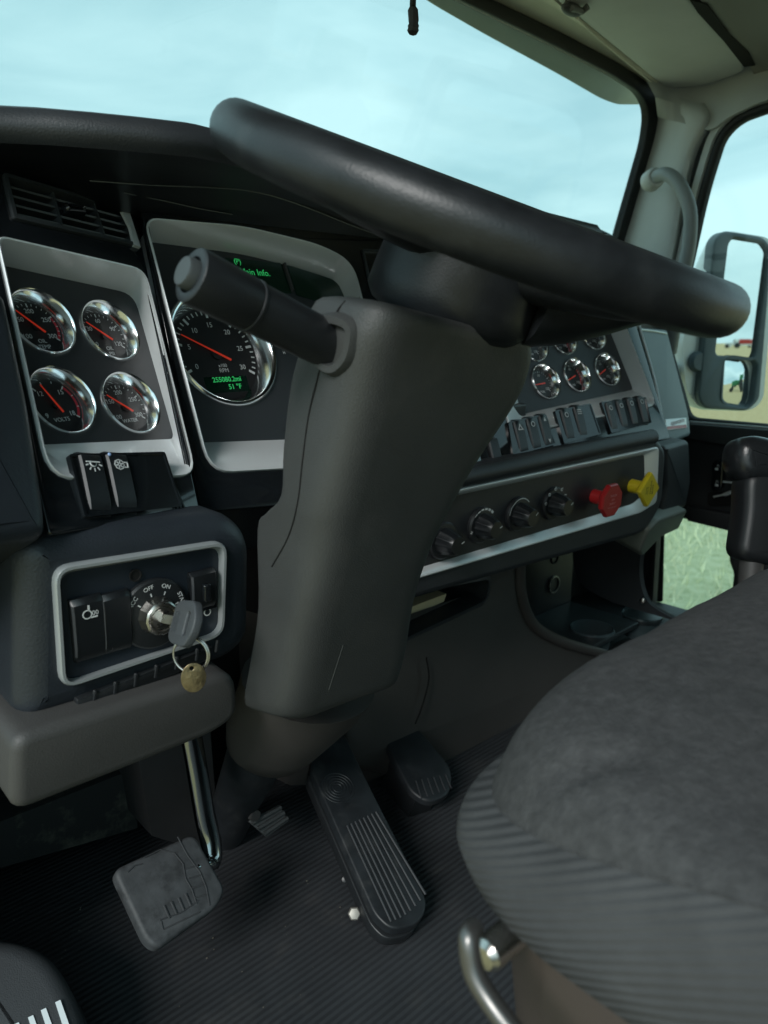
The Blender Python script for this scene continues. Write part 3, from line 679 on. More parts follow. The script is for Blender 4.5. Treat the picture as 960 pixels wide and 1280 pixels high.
# ================================================================== STEERING COLUMN + WHEEL
wn = V((.122, -.3454, .9305)).normalized(); wc = V((.5018, .4279, .0930))
WF = nframe(wc, (wn-wc.normalized()*.032).normalized(), V((0, 1, 0)))
ax = -wn
e_ = (V((1, 0, 0))-ax*ax.x).normalized(); nb = e_.cross(ax); nb = nb if nb.y < 0 else -nb
BP = Fr(wc+nb*.065, e_, -ax, nb)                           # rear face plane of the shroud
C = thing('steering_column', V((wc+ax*.6)), 'tall grey plastic steering column shroud below the black steering wheel', 'steering column')
S = [((402, 363), (470, 372), (630, 418)), ((388, 368), (473, 385), (668, 424)), ((383, 384), (472, 402), (681, 434)), ((374, 420), (461, 430), (680, 462)), ((358, 480), (446, 500), (662, 506)), ((349, 560), (425, 580), (607, 590)), ((346, 618), (410, 640), (572, 650)),
     ((328, 640), (406, 668), (560, 676)), ((317, 660), (400, 700), (548, 706)), ((318, 760), (387, 762), (533, 750)), ((308, 830), (372, 832), (522, 812)), ((301, 872), (360, 886), (513, 845)), ((304, 884), (358, 902), (510, 853)), ((318, 890), (362, 910), (500, 858))]
ls = []
for i, (l, g, q) in enumerate(S):
    a, b2 = BP.px(*g); G = BP.P(a, b2); a, b2 = BP.px(*q); Q = BP.P(a, b2)
    # left face plane: holds the ridge direction and +Y (slightly inward)
    dY = V((.10, 1, .30)).normalized(); ln = ax.cross(dY).normalized()
    r = ray(*l); t = G.dot(ln)/r.dot(ln); Lp = r*t
    if (Lp-G).length > .2: Lp = G+(Lp-G).normalized()*.2
    H = Q+(Lp-G)
    ins = {0: .018, 1: .006, len(S)-1: .014, len(S)-2: .003}.get(i, 0)
    cen = (G+Q+H+Lp)/4
    def cor(A, B, Cc, r0, n=6):
        u, v = (A-B), (Cc-B); rr = min(r0, u.length*.48, v.length*.48); p0, p1 = B+u.normalized()*rr, B+v.normalized()*rr
        return [p0*(1-t/n)**2+B*2*(t/n)*(1-t/n)+p1*(t/n)**2 for t in range(n+1)]
    lp = cor(H, Lp, G, .012)+cor(Lp, G, Q, .036)+cor(G, Q, H, .040)+cor(Q, H, Lp, .03)
    lp = [p+(cen-p).normalized()*min(ins, (cen-p).length*.4) for p in lp]
    ls.append(lp)
fine = []
for i in range(len(ls)-1):
    for k in range(4 if 1 < i < len(ls)-3 else 2):
        t = k/(4 if 1 < i < len(ls)-3 else 2)
        P0, P1, P2, P3 = ls[max(i-1, 0)], ls[i], ls[i+1], ls[min(i+2, len(ls)-1)]
        fine.append([.5*((2*b_)+(c_-a_)*t+(2*a_-5*b_+4*c_-d_)*t*t+(3*b_-3*c_+d_-a_)*t**3) for a_, b_, c_, d_ in zip(P0, P1, P2, P3)])
fine.append(ls[-1])
MB().loft(fine).build('shroud', shroudm, C, smooth=60)
SHR = fine
# parting seam on the left face, found by casting on to the shroud surface
BS = bvh(SHR)
def cast(x, y):
    h = BS.ray_cast(V((0, 0, 0)), ray(x, y).normalized()); return (h[0], h[1]) if h[0] else (None, None)
sp = [cast(x, y) for x, y in ((432, 376), (418, 398), (398, 470), (386, 520), (378, 580), (372, 630), (360, 672), (340, 708), (322, 735))]
sp = [p+n*.0002*(1 if n.dot(-p) > 0 else -1) for p, n in sp if p]
MB().tube(bez(sp, 5), .0008, 6).build('parting_seam', hole, C)
b = MB()
for A_, B_ in (((411, 862), (429, 806)),):
    q = [cast(A_[0]+(B_[0]-A_[0])*k/6, A_[1]+(B_[1]-A_[1])*k/6) for k in range(7)]; b.tube([p+n*.0001*(1 if n.dot(-p) > 0 else -1) for p, n in q if p], .00035, 5)
b.build('scratches', mat('scuffed_plastic', (.075, .08, .078), .6), C)
# stalk boss + stalk
p, n = cast(414, 432)
if n.dot(-p) < 0: n = -n
bf = nframe(p, (n*.75+V((-.3, -.15, 0))).normalized())
bp = pp(bf, [(386, 394), (418, 388), (446, 402), (440, 452), (416, 476), (386, 458)], .004, .012)
bs = MB().loft([wl(bf, offset(bp, .003), -.03), wl(bf, bp, .0), wl(bf, offset(bp, -.003), .006), wl(bf, offset(bp, -.008), .006), wl(bf, offset(bp, -.011), -.002)]).build('stalk_socket', shroudm, C, smooth=40)
tip = onX(238, 343, .245); base = p+V((.015, .01, -.004)); d = (tip-base).normalized(); Ltot = (tip-base).length
sf = nframe(base, d)
st = MB().lathe(sf, [(.012, -.02), (.016, .0), (.0178, .02), (.0180, Ltot*.45), (.0180, Ltot*.62)], 32).build('stalk', blackp, C)
MB().lathe(sf, [(.0180, Ltot*.62), (.0188, Ltot*.625), (.0188, Ltot*.638), (.0176, Ltot*.642)], 32).build('collar_ring', blackp, st)
MB().lathe(sf, [(.0178, Ltot*.642), (.0186, Ltot*.66), (.0190, Ltot-.006), (.0185, Ltot-.001), (.0170, Ltot), (.0125, Ltot), (.0115, Ltot-.004)], 32, cap1=True).build('twist_grip', blackp, st, smooth=50)
MB().lathe(sf, [(.0105, Ltot-.006), (.0105, Ltot+.004), (.0095, Ltot+.006), (.0, Ltot+.0065)], 28).build('wash_button', mat('button_plastic', (.05, .058, .06), .5), st)
# lower cover, below the shroud
lc1, lc2 = onY(340, 880, .66), onY(290, 1000, .80)
b = MB()
def ringat(p, d, rx, ry, n=24):
    f = nframe(p, d, V((0, 1, 0))); return [f.P(rx*math.cos(2*math.pi*k/n), ry*math.sin(2*math.pi*k/n)) for k in range(n)]
cx = [(388, 850, .64, .085, .07), (374, 875, .67, .080, .07), (358, 895, .70, .072, .068), (344, 915, .73, .064, .064), (334, 932, .76, .056, .056)]
ls = [ringat(onY(x, y, Y), ax, a, b_) for x, y, Y, a, b_ in cx]
b.loft(ls).build('lower_cover', brownp, C, smooth=60)
b = MB(); ls = [ringat(onY(x, y, Y), ax, a, b_) for x, y, Y, a, b_ in ((326, 930, .77, .042, .042), (296, 1000, .84, .034, .034), (280, 1045, .90, .030, .03), (276, 1065, .95, .03, .03))]
b.loft(ls).build('shaft_boot', rubber, C, smooth=60)

W = thing('steering_wheel', wc, 'large black leather steering wheel seen edge on across the cab', 'steering wheel')
b = MB(); RR, tr_ = .205, .0197; n1, n2 = 120, 24
ls = []
for i in range(n1):
    a = 2*math.pi*i/n1; ls.append([WF.P((RR+tr_*math.cos(2*math.pi*k/n2))*math.cos(a), (RR+tr_*math.cos(2*math.pi*k/n2))*math.sin(a), tr_*1.02*math.sin(2*math.pi*k/n2)) for k in range(n2)])
ls.append(ls[0]); b.loft(ls, False, False).build('rim', wheelm, W, smooth=80)
# hub and spokes
b = MB(); b.lathe(WF, [(.058, -.090), (.068, -.087), (.074, -.078), (.073, -.06), (.070, -.03), (.069, -.010), (.060, .000), (.045, .006), (.0, .007)], 40, cap0=True).build('hub', wheelm, W, smooth=60)
for k, a in enumerate((0, 180, 60, 120, )):
    pass
def spoke(ang, w0=.035, w1=.022, dz=-.045, k=1.):
    c, s = math.cos(R_(ang)), math.sin(R_(ang)); ls = []
    for d, w, z, t in ((.06, w0, dz, .030), (.10, w0*.9, dz*.85, .026), (.14, w1, dz*.6, .022), (.175, w1, dz*.25, .018), (.20, w1, 0, .012)):
        ls.append([WF.P(c*d-s*w*math.cos(q), s*d+c*w*math.cos(q), z+t*k*math.sin(q)) for q in [2*math.pi*j/16 for j in range(16)]])
    MB().loft(ls).build('spoke', wheelm, W, smooth=60)
# spoke angles measured in the wheel's own frame
cam_dir = (-wc); ca = math.degrees(math.atan2(cam_dir.dot(WF.u), cam_dir.dot(WF.e)))
xa = math.degrees(math.atan2(WF.u.x, WF.e.x))
for a in (xa-4, xa-30): spoke(a, .060, .044, -.052, 1.45)
spoke(xa-75, dz=-.02)
spoke(xa+180, dz=-.012); spoke(xa+95, dz=-.012)

# ================================================================== KEY
K = thing('ignition_key', lockf.P(0, 0, .02), 'grey key in the ignition lock with a ring and round brass tag', 'key')
k0 = lockf.P(.0, .0, .0185); k1 = onY(222, 777, .572); k2 = onY(250, 790, .565)
kd = (k1-k0).normalized(); ku = V((0, 0, 1)); ku = (ku-kd*ku.dot(kd)).normalized(); kn = kd.cross(ku)
KF = Fr(k0, kd, (ku*.8+kn*.0).normalized(), kn)
# the bow faces the camera
kn = (-(k1)).normalized(); kn = (kn-kd*kn.dot(kd)).normalized(); KF = Fr(k0, kd, kn.cross(kd), kn)
Lb = (k1-k0).length
MB().box(KF, -.004, Lb+.004, -.0042, .0042, -.0012, .0012).build('blade', steel, K, bevel=.0004)
hd = rpoly([(Lb+(a_-Lb)*1.12, b_*1.15) for a_, b_ in [(Lb-.004, -.013), (Lb+.004, -.0165), (Lb+.030, -.0175), (Lb+.040, -.006), (Lb+.040, .006), (Lb+.030, .0175), (Lb+.004, .0165), (Lb-.004, .013)]], .006)
bhole = rpoly([(Lb+.026, -.010), (Lb+.032, -.010), (Lb+.032, .010), (Lb+.026, .010)], .0025)
kh = MB().plate(KF, hd, [bhole], -.004, .004, .0016).build('key_head', keym, K, smooth=50)
b = MB()
for j in range(4): b.box(KF, Lb+.001+j*.0028, Lb+.002+j*.0028, -.009, .009, .004, .0046)
b.build('grip_ribs', keym, kh)
rc = onY(239, 818, .565)
b = MB(); rp = []
f = nframe(rc, (-.75, -.65, .1), V((0, 0, 1)))
b.tube([f.P(.0165*math.cos(2*math.pi*k/40), .0165*math.sin(2*math.pi*k/40)) for k in range(41)], .0011, 8); b.tube([f.P(.0158*math.cos(2*math.pi*k/40), .0158*math.sin(2*math.pi*k/40), .0018) for k in range(41)], .0010, 8)
b.build('key_ring', steel, K)
tc_ = onY(242, 847, .555); f = nframe(tc_, (-.35, -.93, .1))
MB().plate(f, [(a*.88, b_*1.08) for a, b_ in circ(.0125, 40)], [circ(.0018, 12, -.001, .0088)], -.0008, .0008, .0005).build('brass_tag', brass, K)

# ================================================================== PEDALS
def padslab(fr, poly, th, m, name, parent, rad=.005):
    return roundbox(fr, poly, -th, 0, rad, 4).build(name, m, parent, smooth=50)
# clutch
cpn = frame(onY(212, 1112, .70), 6, 52)
CP = thing('clutch_pedal', cpn.o, 'dusty grey square pedal pad on a chrome arm at left of the footwell', 'pedal')
cp_ = pp(cpn, [(141, 1087), (243, 1041), (283, 1112), (272, 1133), (198, 1186), (183, 1176)], 0, [.012, .012, .02, .02, .012, .01])
cpd = padslab(cpn, cp_, .016, worn, 'pad', CP)
b = MB()
def groove(pts, r=.0008): b.tube([cpn.W(x, y, .0004) for x, y in pts], r, 6)
groove([(222, 1046), (235, 1070), (250, 1090), (258, 1110), (262, 1132)]); groove([(180, 1072), (200, 1062), (218, 1066), (229, 1080), (232, 1098)])
groove([(232, 1098), (240, 1112), (246, 1130)])
for y in range(4): groove([(232+y*4, 1086+y*12), (247+y*4, 1082+y*12)])
groove([(200, 1150), (226, 1141), (248, 1126)]); groove([(201, 1151), (204, 1162), (250, 1140)])
for k in range(4): groove([(212+k*9, 1148-k*5), (205+k*9, 1132-k*5)], .0013)
groove([(160, 1090), (168, 1082), (178, 1080)])
b.build('tread_pattern', mat('groove_dark', (.03, .033, .036), .8), cpd)  # tread lines drawn as thin tubes, darker than the pad
arm = bez([onY(238, 915, .76), onY(246, 960, .755), onY(256, 1020, .745), onY(264, 1055, .735), onY(262, 1078, .725), onY(240, 1090, .715)], 5)
ls = []
for i, p in enumerate(arm):
    t = (arm[min(i+1, len(arm)-1)]-arm[max(i-1, 0)]).normalized(); x = V((1, 0, 0)); x = (x-t*x.dot(t)).normalized(); y = t.cross(x)
    ls.append([p+x*.0135*math.cos(q)+y*.010*math.sin(q) for q in [2*math.pi*j/16 for j in range(16)]])
MB().loft(ls).build('arm', mat('dark_chrome', (.35, .37, .38), .12, metal=1.), CP, smooth=60)
# brake treadle (floor mounted)
p0 = onZ(508, 1158, FLOOR+.04); p1 = onY(408, 915, p0.y+.27)
du = (p1-p0).normalized(); tn = du.cross(V((1, 0, 0))); tn = -tn if tn.z < 0 else tn; te = du.cross(tn)
te = te if te.x > 0 else -te
TF = Fr(p0, te, du, tn)
TP = thing('treadle_pedal', onZ(500, 1150, FLOOR), 'long ribbed black treadle pedal bolted to the floor in the middle', 'pedal')
tp_ = pp(TF, [(388, 960), (398, 915), (430, 915), (452, 962), (536, 1128), (524, 1156), (488, 1162), (468, 1142)], 0, [.01, .02, .01, .03, .03, .03, .02, .01])
td = padslab(TF, tp_, .014, rubber, 'pad', TP, .003)
b = MB()
topL, topR, botL, botR = (434, 1032), (470, 1015), (489, 1152), (532, 1118)
for k in range(8):
    t = k/7; x0_, y0_ = topL[0]+(topR[0]-topL[0])*t, topL[1]+(topR[1]-topL[1])*t
    x1_, y1_ = botL[0]+(botR[0]-botL[0])*t, botL[1]+(botR[1]-botL[1])*t+6*math.sin(t*math.pi)
    b.tube([TF.W(x0_, y0_, .0005), TF.W(x1_, y1_, .0005)], .0016, 6)
b.build('tread_ribs', mat('rib_rubber', (.035, .038, .042), .5), td)
b = MB()
for k in range(5): b.lathe(TF.at(422, 985, 0), [(.006+k*.0045, -.0002), (.0067+k*.0045, .0008), (.0074+k*.0045, -.0002)], 28)
b.build('logo_rings', rubber, td)
bp_ = [(a*1.0-.004, b_*1.0-.004) for a, b_ in tp_]
MB().plate(TF, offset(bp_, -.002), [], -.036, -.018, .002).build('mount_bracket', blackp, TP)
for x, y, r in ((443, 1142, .0085), (452, 1126, .008), (438, 1096, .007), (431, 1099, .005)):
    q = onZ(x, y, FLOOR+.03); MB().lathe(nframe(q, (-.5, -.6, .6)), [(r, -.012), (r, .002), (r*.8, .004), (r*.45, .0045)], 6 if x == 443 else 20, cap1=True).build('bolt', mat('dull_bolt', (.3, .29, .26), .5, metal=.6) if x == 443 else blackp, TP, smooth=20)
# accelerator
p0 = onZ(540, 995, FLOOR+.05); p1 = onY(495, 915, p0.y+.12)
du = (p1-p0).normalized(); tn = du.cross(V((1, 0, 0))); tn = -tn if tn.z < 0 else tn; te = du.cross(tn); te = te if te.x > 0 else -te
AF = Fr(p0, te, du, tn)
AP = thing('accelerator_pedal', onZ(540, 1000, FLOOR), 'small oval black pedal beside the long ribbed treadle', 'pedal')
ap = pp(AF, [(482, 930), (488, 908), (522, 908), (567, 962), (562, 994), (535, 1003), (514, 990)], 0, [.02, .02, .02, .03, .03, .02, .03])
ad = padslab(AF, ap, .012, rubber, 'pad', AP, .004)
b = MB()
for k in range(6): x = 524+k*7.4; b.tube([AF.W(x-4, 976-k*1.5, .0005), AF.W(x+3, 998-k*2.6, .0005)], .0014, 6)
b.build('tread_ribs', mat('rib_rubber', (.035, .038, .042), .5), ad)
MB().box(Fr(AF.P(.0, .05, -.05), AF.e, AF.u, AF.n), -.02, .02, -.04, .05, -.06, .03).build('support', blackp, AP)
# tilt release pedal
TFp = frame(onY(333, 1025, .80), -8, 40)
TR = thing('tilt_release_pedal', onY(333, 1040, .82), 'small ridged metal foot tab under the steering column', 'pedal')
b = MB(); q = [TFp.px(x, y, 0) for x, y in ((311, 1026), (349, 1006), (361, 1026), (334, 1046))]
b.loft([wl(TFp, q, -.006), wl(TFp, q, 0)])
tab = b.build('tab', mat('tab_metal', (.06, .066, .068), .45), TR, bevel=.001)
b = MB()
for k in range(3):
    t = (k+.5)/3; A0 = V(q[0]).lerp(V(q[3]), t); A1 = V(q[1]).lerp(V(q[2]), t); b.tube([TFp.P(A0.x, A0.y, .001), TFp.P(A1.x, A1.y, .001)], .0035, 6)
b.build('ridges', mat('tab_metal', (.06, .066, .068), .45), tab)
MB().tube([onY(320, 1020, .80), onY(300, 1010, .84), onY(292, 1000, .88)], [.008, .009, .01], 10).build('lever', darkmet, TR)

# ================================================================== FLOOR, FIREWALL, CEILING (setting)
b = MB(); b.plate(Fr(V((.95, .2, FLOOR)), (1, 0, 0), (0, 1, 0), (0, 0, 1)), [(-.95, -1.0), (1.0, -1.0), (1.0, .95), (-.95, .95)], [], -.03, 0); b.build('floor', floorm, None, kind='structure')
b = MB()
b.f([V((.0, 1.14, FLOOR)), V((1.96, 1.14, FLOOR)), V((1.96, 1.14, .10)), V((.0, 1.14, .10))])
b.build('wall', wallm, None, kind='structure')
b = MB()                                                   # carpeted kick step in the far left corner
kpz = [onY(x, y, .98) for x, y in ((-120, 1075), (165, 962), (172, 1035), (-120, 1120))]
b.loft([kpz, [p+V((0, .12, 0)) for p in kpz]]); b.build('kick_step', dirtwall, None, kind='structure')
b = MB(); p_ = [onY(x, y, .90) for x, y in ((170, 930), (262, 900), (275, 1070), (190, 1045))]; b.loft([p_, [p+V((0, .2, 0)) for p in p_]]); b.build('footwell_block', wallm, None, kind='structure')
b = MB(); b.f([V((.0, -.8, FLOOR)), V((1.96, -.8, FLOOR)), V((1.96, -.8, .75)), V((.0, -.8, .75))]); b.build('rear_wall', mat('rear_wall_vinyl', (.30, .30, .29), .6, bump=(300, .3)), None, kind='structure')
b = MB(); b.f([V((.03, .72, FLOOR)), V((.03, 1.14, FLOOR)), V((.03, 1.14, .1)), V((.03, .75, .1))]); b.build('footwell_shade_panel', wallm, None, kind='structure')  # out-of-view panel added to keep the footwell dark

gr = random.Random(11); b = MB()
for k in range(45):
    x, y = gr.uniform(-40, 620), gr.uniform(1080, 1290); p = onZ(x, y, FLOOR+.001); q = gr.uniform(.0004, .0014); b.ell(p, q, q*.8, q*.6, None, 6, 4)
b.build('grit', mat('grit_sand', (.13, .12, .10), .9), None, kind='stuff')
# windshield opening: px traced on a vertical-ish raked plane
WS = frame(onX(810, 125, 1.86), 0, -11)
gl_out = [(-300, -120), (300, -122), (530, -20), (680, 52), (760, 92), (797, 116), (808, 140), (803, 178), (770, 292), (740, 420), (-300, 420)]
gi = rpoly([WS.px(x, y, 0) for x, y in gl_out], [.05, .03, .05, .05, .05, .05, .04, .03, .02, .02, .02])
WSH = thing('windshield', WS.P(-.8, -.3, 0), 'curved clear front windshield edged by a black rubber seal', 'windshield')
MB().plate(WS, gi, [], -.004, .0).build('glass', glass, WSH)
go = [(-300, -160), (300, -160), (560, -25), (700, 42), (775, 82), (816, 110), (824, 142), (816, 180), (778, 296), (748, 424), (-300, 424)]
gO = rpoly([WS.px(x, y, 0) for x, y in go], [.05, .03, .05, .05, .05, .05, .04, .03, .02, .02, .02])
MB().plate(WS, gO, [gi], -.012, .010, .003).build('rubber_seal', seal, WSH)
# right pillar trim: quad strips between windshield seal and door seal
pl = [((824, 108), (884, 124)), ((826, 130), (880, 150)), ((822, 165), (862, 190)), ((808, 215), (850, 240)), ((792, 270), (838, 310)), ((776, 330), (826, 370)), ((764, 400), (812, 440))]
ls = []
for (x, y), (x2, y2) in pl:
    a = WS.W(x-4, y, .0); b_ = onX(x2, y2, 1.885); m = (a+b_)/2
    out = (V((-1, -.8, 0))).normalized()
    ls.append([a+V((0, .03, 0)), a+V((-.006, .0, 0)), a.lerp(b_, .08)+out*.012, a.lerp(b_, .3)+out*.020, a.lerp(b_, .6)+out*.016, b_+V((-.014, 0, 0)), b_+V((-.006, -.012, 0)), b_+V((.02, -.01, 0))])
ls[0] = [p+V((.03, .03, 0)) for p in ls[0]]
def smoothloops(ls, n=5):
    out = []
    for i in range(len(ls)-1):
        P0, P1, P2, P3 = ls[max(i-1, 0)], ls[i], ls[i+1], ls[min(i+2, len(ls)-1)]
        for k in range(n):
            t = k/n; out.append([.5*((2*b_)+(c_-a_)*t+(2*a_-5*b_+4*c_-d_)*t*t+(3*b_-3*c_+d_-a_)*t**3) for a_, b_, c_, d_ in zip(P0, P1, P2, P3)])
    return out+[ls[-1]]
PL = MB().loft(smoothloops(ls), closed=False).build('windshield_pillar', greytrim, None, label='grey moulded trim on the slanted pillar beside the windshield', cat='pillar', smooth=60)

# ceiling: header strip, shell and outer trim
ZC = .60
b = MB()
head = [(440, -130), (560, -30), (640, 8), (720, 50), (790, 88), (822, 108)]
crs = [(520, -170), (640, -50), (692, 0), (740, 40), (790, 82), (832, 112)]
ls = []
for (x, y), (x2, y2) in zip(head, crs):
    a = WS.W(x, y, .004); c = onZ(x2, y2, .585); m = (a+c)/2+V((0, 0, .015)); ls.append([a+V((0, .02, -.0)), a, m, c, c+V((0, -.02, .04))])
b.loft(smoothloops(ls), closed=False)
b.build('header_trim', headm, None, label='pale beige header strip above the windshield seal', cat='trim', smooth=60)
b = MB(); b.plate(Fr(V((1.0, .15, .67)), (1, 0, 0), (0, 1, 0), (0, 0, 1)), rpoly([(-1.0, -.95), (1.0, -.95), (1.0, .97), (-1.0, .97)], .03), [], 0, .03); b.build('ceiling', fabd, None, kind='structure')
# sun visor flap (closed against the ceiling)
VF = Fr(V((1.4, .9, .600)), (1, 0, 0), (0, 1, 0), (0, 0, 1))
def vz(x, y): p = onZ(x, y, .585); return (p.x-1.4, p.y-.9)
vis = rpoly([vz(690, -2), (vz(832, 112)), vz(880, 108), vz(932, 90), vz(925, 55), vz(862, 0), (vz(750, -130)), vz(600, -90)], [.01, .015, .03, .03, .03, .02, .02, .02])
VS = thing('sun_visor', VF.P(.2, 0, 0), 'grey green vinyl sun visor folded up against the ceiling', 'sun visor')
b = MB(); f = Fr(V((1.4, .9, .585)), (1, 0, 0), (0, 1, 0), (0, 0, -1))
b.loft([wl(f, vis, -.022)]+[wl(f, offset(vis, -.009*(1-math.cos(math.pi/2*k/4))), -.009+.009*math.sin(math.pi/2*k/4)) for k in range(5)])
vb = b.build('visor_panel', visorm, VS, smooth=60)
b = MB(); b.tube(bez([f.P(*vz(x, y), .001) for x, y in ((722, 22), (742, 42), (780, 74), (828, 113))], 5), .0022, 8); b.build('piping', headm, vb)
cl = onZ(715, 12, .575)
b = MB(); b.ell(cl, .028, .014, .010); b.build('clip', darkmet, VS)
MB().tube([onZ(705, 4, .58), onZ(715, 10, .572), onZ(728, 14, .575), onZ(735, 8, .58)], .006, 10).build('hinge', mat('hinge_grey', (.12, .12, .11), .4), VS)
# outer trim of the roof side with grab recess
b = MB(); ls = []
for (x, y), (x2, y2), (x3, y3) in (((700, -230), (790, -260), (840, -300)), ((868, -8), (930, -60), (990, -90)), ((908, 36), (945, 18), (1000, 0)), ((938, 84), (962, 72), (1010, 60)), ((950, 108), (990, 96), (1040, 92))):
    ls.append([onZ(x, y, .60), onZ(x, y, .584), onZ(x2, y2, .583), onZ(x3, y3, .60)])
b.loft(ls, closed=False); b.build('roof_side_trim', mat('roof_trim', (.22, .21, .19), .6, bump=(500, .2)), None, label='dark grey roof edge moulding above the passenger door', cat='trim', smooth=60)
b = MB(); q = [onZ(x, y, .582) for x, y in ((862, 0), (884, 6), (912, 44), (936, 66), (944, 82), (930, 84), (905, 52), (872, 16))]; b.loft([q, [p+V((0, 0, .012)) for p in q]])
b.build('grab_recess', hole, None, label='dark slot in the roof moulding beside the folded visor', cat='handle recess')

# header-to-door corner trim
b = MB(); ls = []
for (x, y), (x2, y2) in (((808, 100), (822, 146)), ((846, 113), (850, 153)), ((885, 110), (886, 162)), ((925, 98), (917, 143)), ((990, 80), (975, 120)), ((1100, 60), (1100, 100))):
    a = onZ(x, y, .583) if x < 1000 else onX(x, y, 1.885); c = onX(x2, y2, 1.88); m = (a+c)/2+V((-.008, -.012, 0)); ls.append([a+V((0, 0, .03)), a, m, c, c+V((.03, 0, 0))])
b.loft(smoothloops(ls), closed=False).build('corner_trim', greytrim, None, label='grey curved trim joining roof and windshield pillar', cat='trim', smooth=60)

# ================================================================== PASSENGER DOOR
DX = 1.90
DF = Fr(V((DX, .9, -.2)), (0, -1, 0), (0, 0, 1), (-1, 0, 0))
PD = thing('passenger_door', V((DX, .6, FLOOR)), 'dark passenger side door with a tall window and small lower window', 'door')
wo = [(838, 440), (862, 338), (884, 238), (905, 172), (925, 152), (970, 136), (1300, 60), (1300, 560), (862, 522)]
win = rpoly([DF.px(x, y, 0) for x, y in wo], [.02, .1, .1, .06, .06, .06, .05, .05, .02])
lwo = [(824, 640), (917, 664), (912, 700), (918, 716), (905, 840), (812, 840)]
lwin = rpoly([DF.px(x, y, 0) for x, y in lwo], [.012, .006, .01, .01, .01, .01])
dout = rpoly([DF.px(x, y, 0) for x, y in ((790, 520), (812, 420), (838, 300), (858, 220), (880, 160), (905, 128), (960, 105), (1400, 0), (1400, 1000), (790, 1000))], [.02, .1, .1, .1, .06, .06, .06, .05, .02, .02])
MB().plate(DF, dout, [win, lwin], -.018, -.006, .004).build('door_panel', darkdoor, PD)
so = offset(win, .016)
b = MB(); b.loft([wl(DF, offset(win, .045), -.004), wl(DF, offset(win, .040), .006), wl(DF, offset(win, .022), .010), wl(DF, offset(win, .018), .0)], False, False).build('window_surround', greytrim, PD, smooth=50)
b = MB(); b.loft([wl(DF, offset(win, .019), .004), wl(DF, offset(win, .012), .007), wl(DF, offset(win, .004), .004), wl(DF, win, -.002), wl(DF, win, -.018)], False, False).build('window_seal', seal, PD, smooth=50)
MB().plate(DF, offset(win, .004), [], -.012, -.009).build('window_glass', glass, PD)
MB().plate(DF, offset(lwin, .004), [], -.014, -.011).build('lower_window_glass', glass, PD)
b = MB(); b.loft([wl(DF, offset(lwin, .012), .0), wl(DF, offset(lwin, .008), .006), wl(DF, offset(lwin, .001), .004), wl(DF, lwin, -.018)], False, False).build('lower_window_seal', seal, PD, smooth=50)
# sill ledge + panels
cz = DF.px(900, 528, .0)
sill = [DF.px(x, y, 0) for x, y in ((862, 528), (1300, 562), (1300, 620), (862, 548))]
MB().prism(DF, sill, -.01, .022, .006).build('sill', mat('sill_plastic', (.04, .042, .043), .5, bump=(500, .25)), PD)
b = MB(); b.tube([DF.W(862, 527.0, .024), DF.W(1300, 560, .024)], .0022, 8).build('sill_highlight_trim', silver, PD)
arm_ = [DF.px(x, y, 0) for x, y in ((862, 632), (960, 648), (1200, 690), (1200, 720), (920, 664), (862, 650))]
MB().prism(DF, arm_, -.01, .018, .006).build('lower_rail', darkdoor, PD)
sw_ = pp(DF, [(890, 576), (904, 574), (902, 612), (888, 614)], .012, .014)
s = MB().prism(DF, sw_, -.01, .012, .003).build('lock_switch', gloss, PD)
b = MB(); g = DF.at(897, 585, .0128)
for yy in (585, 605):
    g = DF.at(896, yy, .0128); b.box(g, -.004, .004, -.006, .000, 0, .0005); b.loft([[g.P(.003*math.cos(t)+(.003 if yy == 585 else 0), .002+.007*math.sin(t), .0004) for t in [math.pi*k/8 for k in range(9)]], [g.P(.002*math.cos(t)+(.003 if yy == 585 else 0), .002+.0055*math.sin(t), .0004) for t in [math.pi*k/8 for k in range(9)]]], closed=False)
b.build('lock_symbols', inkm, s, fixn=False)
hdl = MB(); hdl.tube(bez([DF.W(x, y, .014) for x, y in ((892, 621), (906, 618), (920, 615), (960, 618))], 5), [.0025]*5+[.005]*11, 8); hdl.tube([DF.W(x, y, .016) for x, y in ((904, 602), (922, 604), (960, 606))], .003, 8)
hdl.build('door_handle', silver, PD)
MB().prism(DF, pp(DF, [(885, 615), (1000, 612), (1000, 634), (885, 632)], .0, .01), -.002, .0025, .001).build('handle_recess', hole, PD)
# rest of the side shell around the door
b = MB(); b.plate(Fr(V((1.955, .9, -.2)), (0, -1, 0), (0, 0, 1), (-1, 0, 0)), rpoly([(-.24, -.56), (-.04, -.56), (-.10, .3), (-.24, .3)], .01), [], 0, .004); b.build('side_wall', wallm, None, kind='structure')

# grab handle on the pillar
hpts = [onX(818, 222, 1.80), onX(834, 218, 1.78), onX(850, 232, 1.77), onX(862, 262, 1.77), onX(862, 300, 1.78), onX(855, 340, 1.79), onX(846, 392, 1.80), onX(838, 440, 1.84)]
GH = MB().tube(bez(hpts, 8), .0160, 18).build('grab_rail', mat('handle_grey', (.26, .285, .29), .45, bump=(500, .2)), None, label='grey curved grab handle mounted on the windshield pillar', cat='grab handle')
q = onX(818, 222, 1.80); MB().lathe(nframe(q+V((-.002, -.004, 0)), (-.5, -.6, .1)), [(.026, -.03), (.025, -.004), (.021, .004), (.019, .006)], 24, cap1=True).build('mount', greytrim, GH)
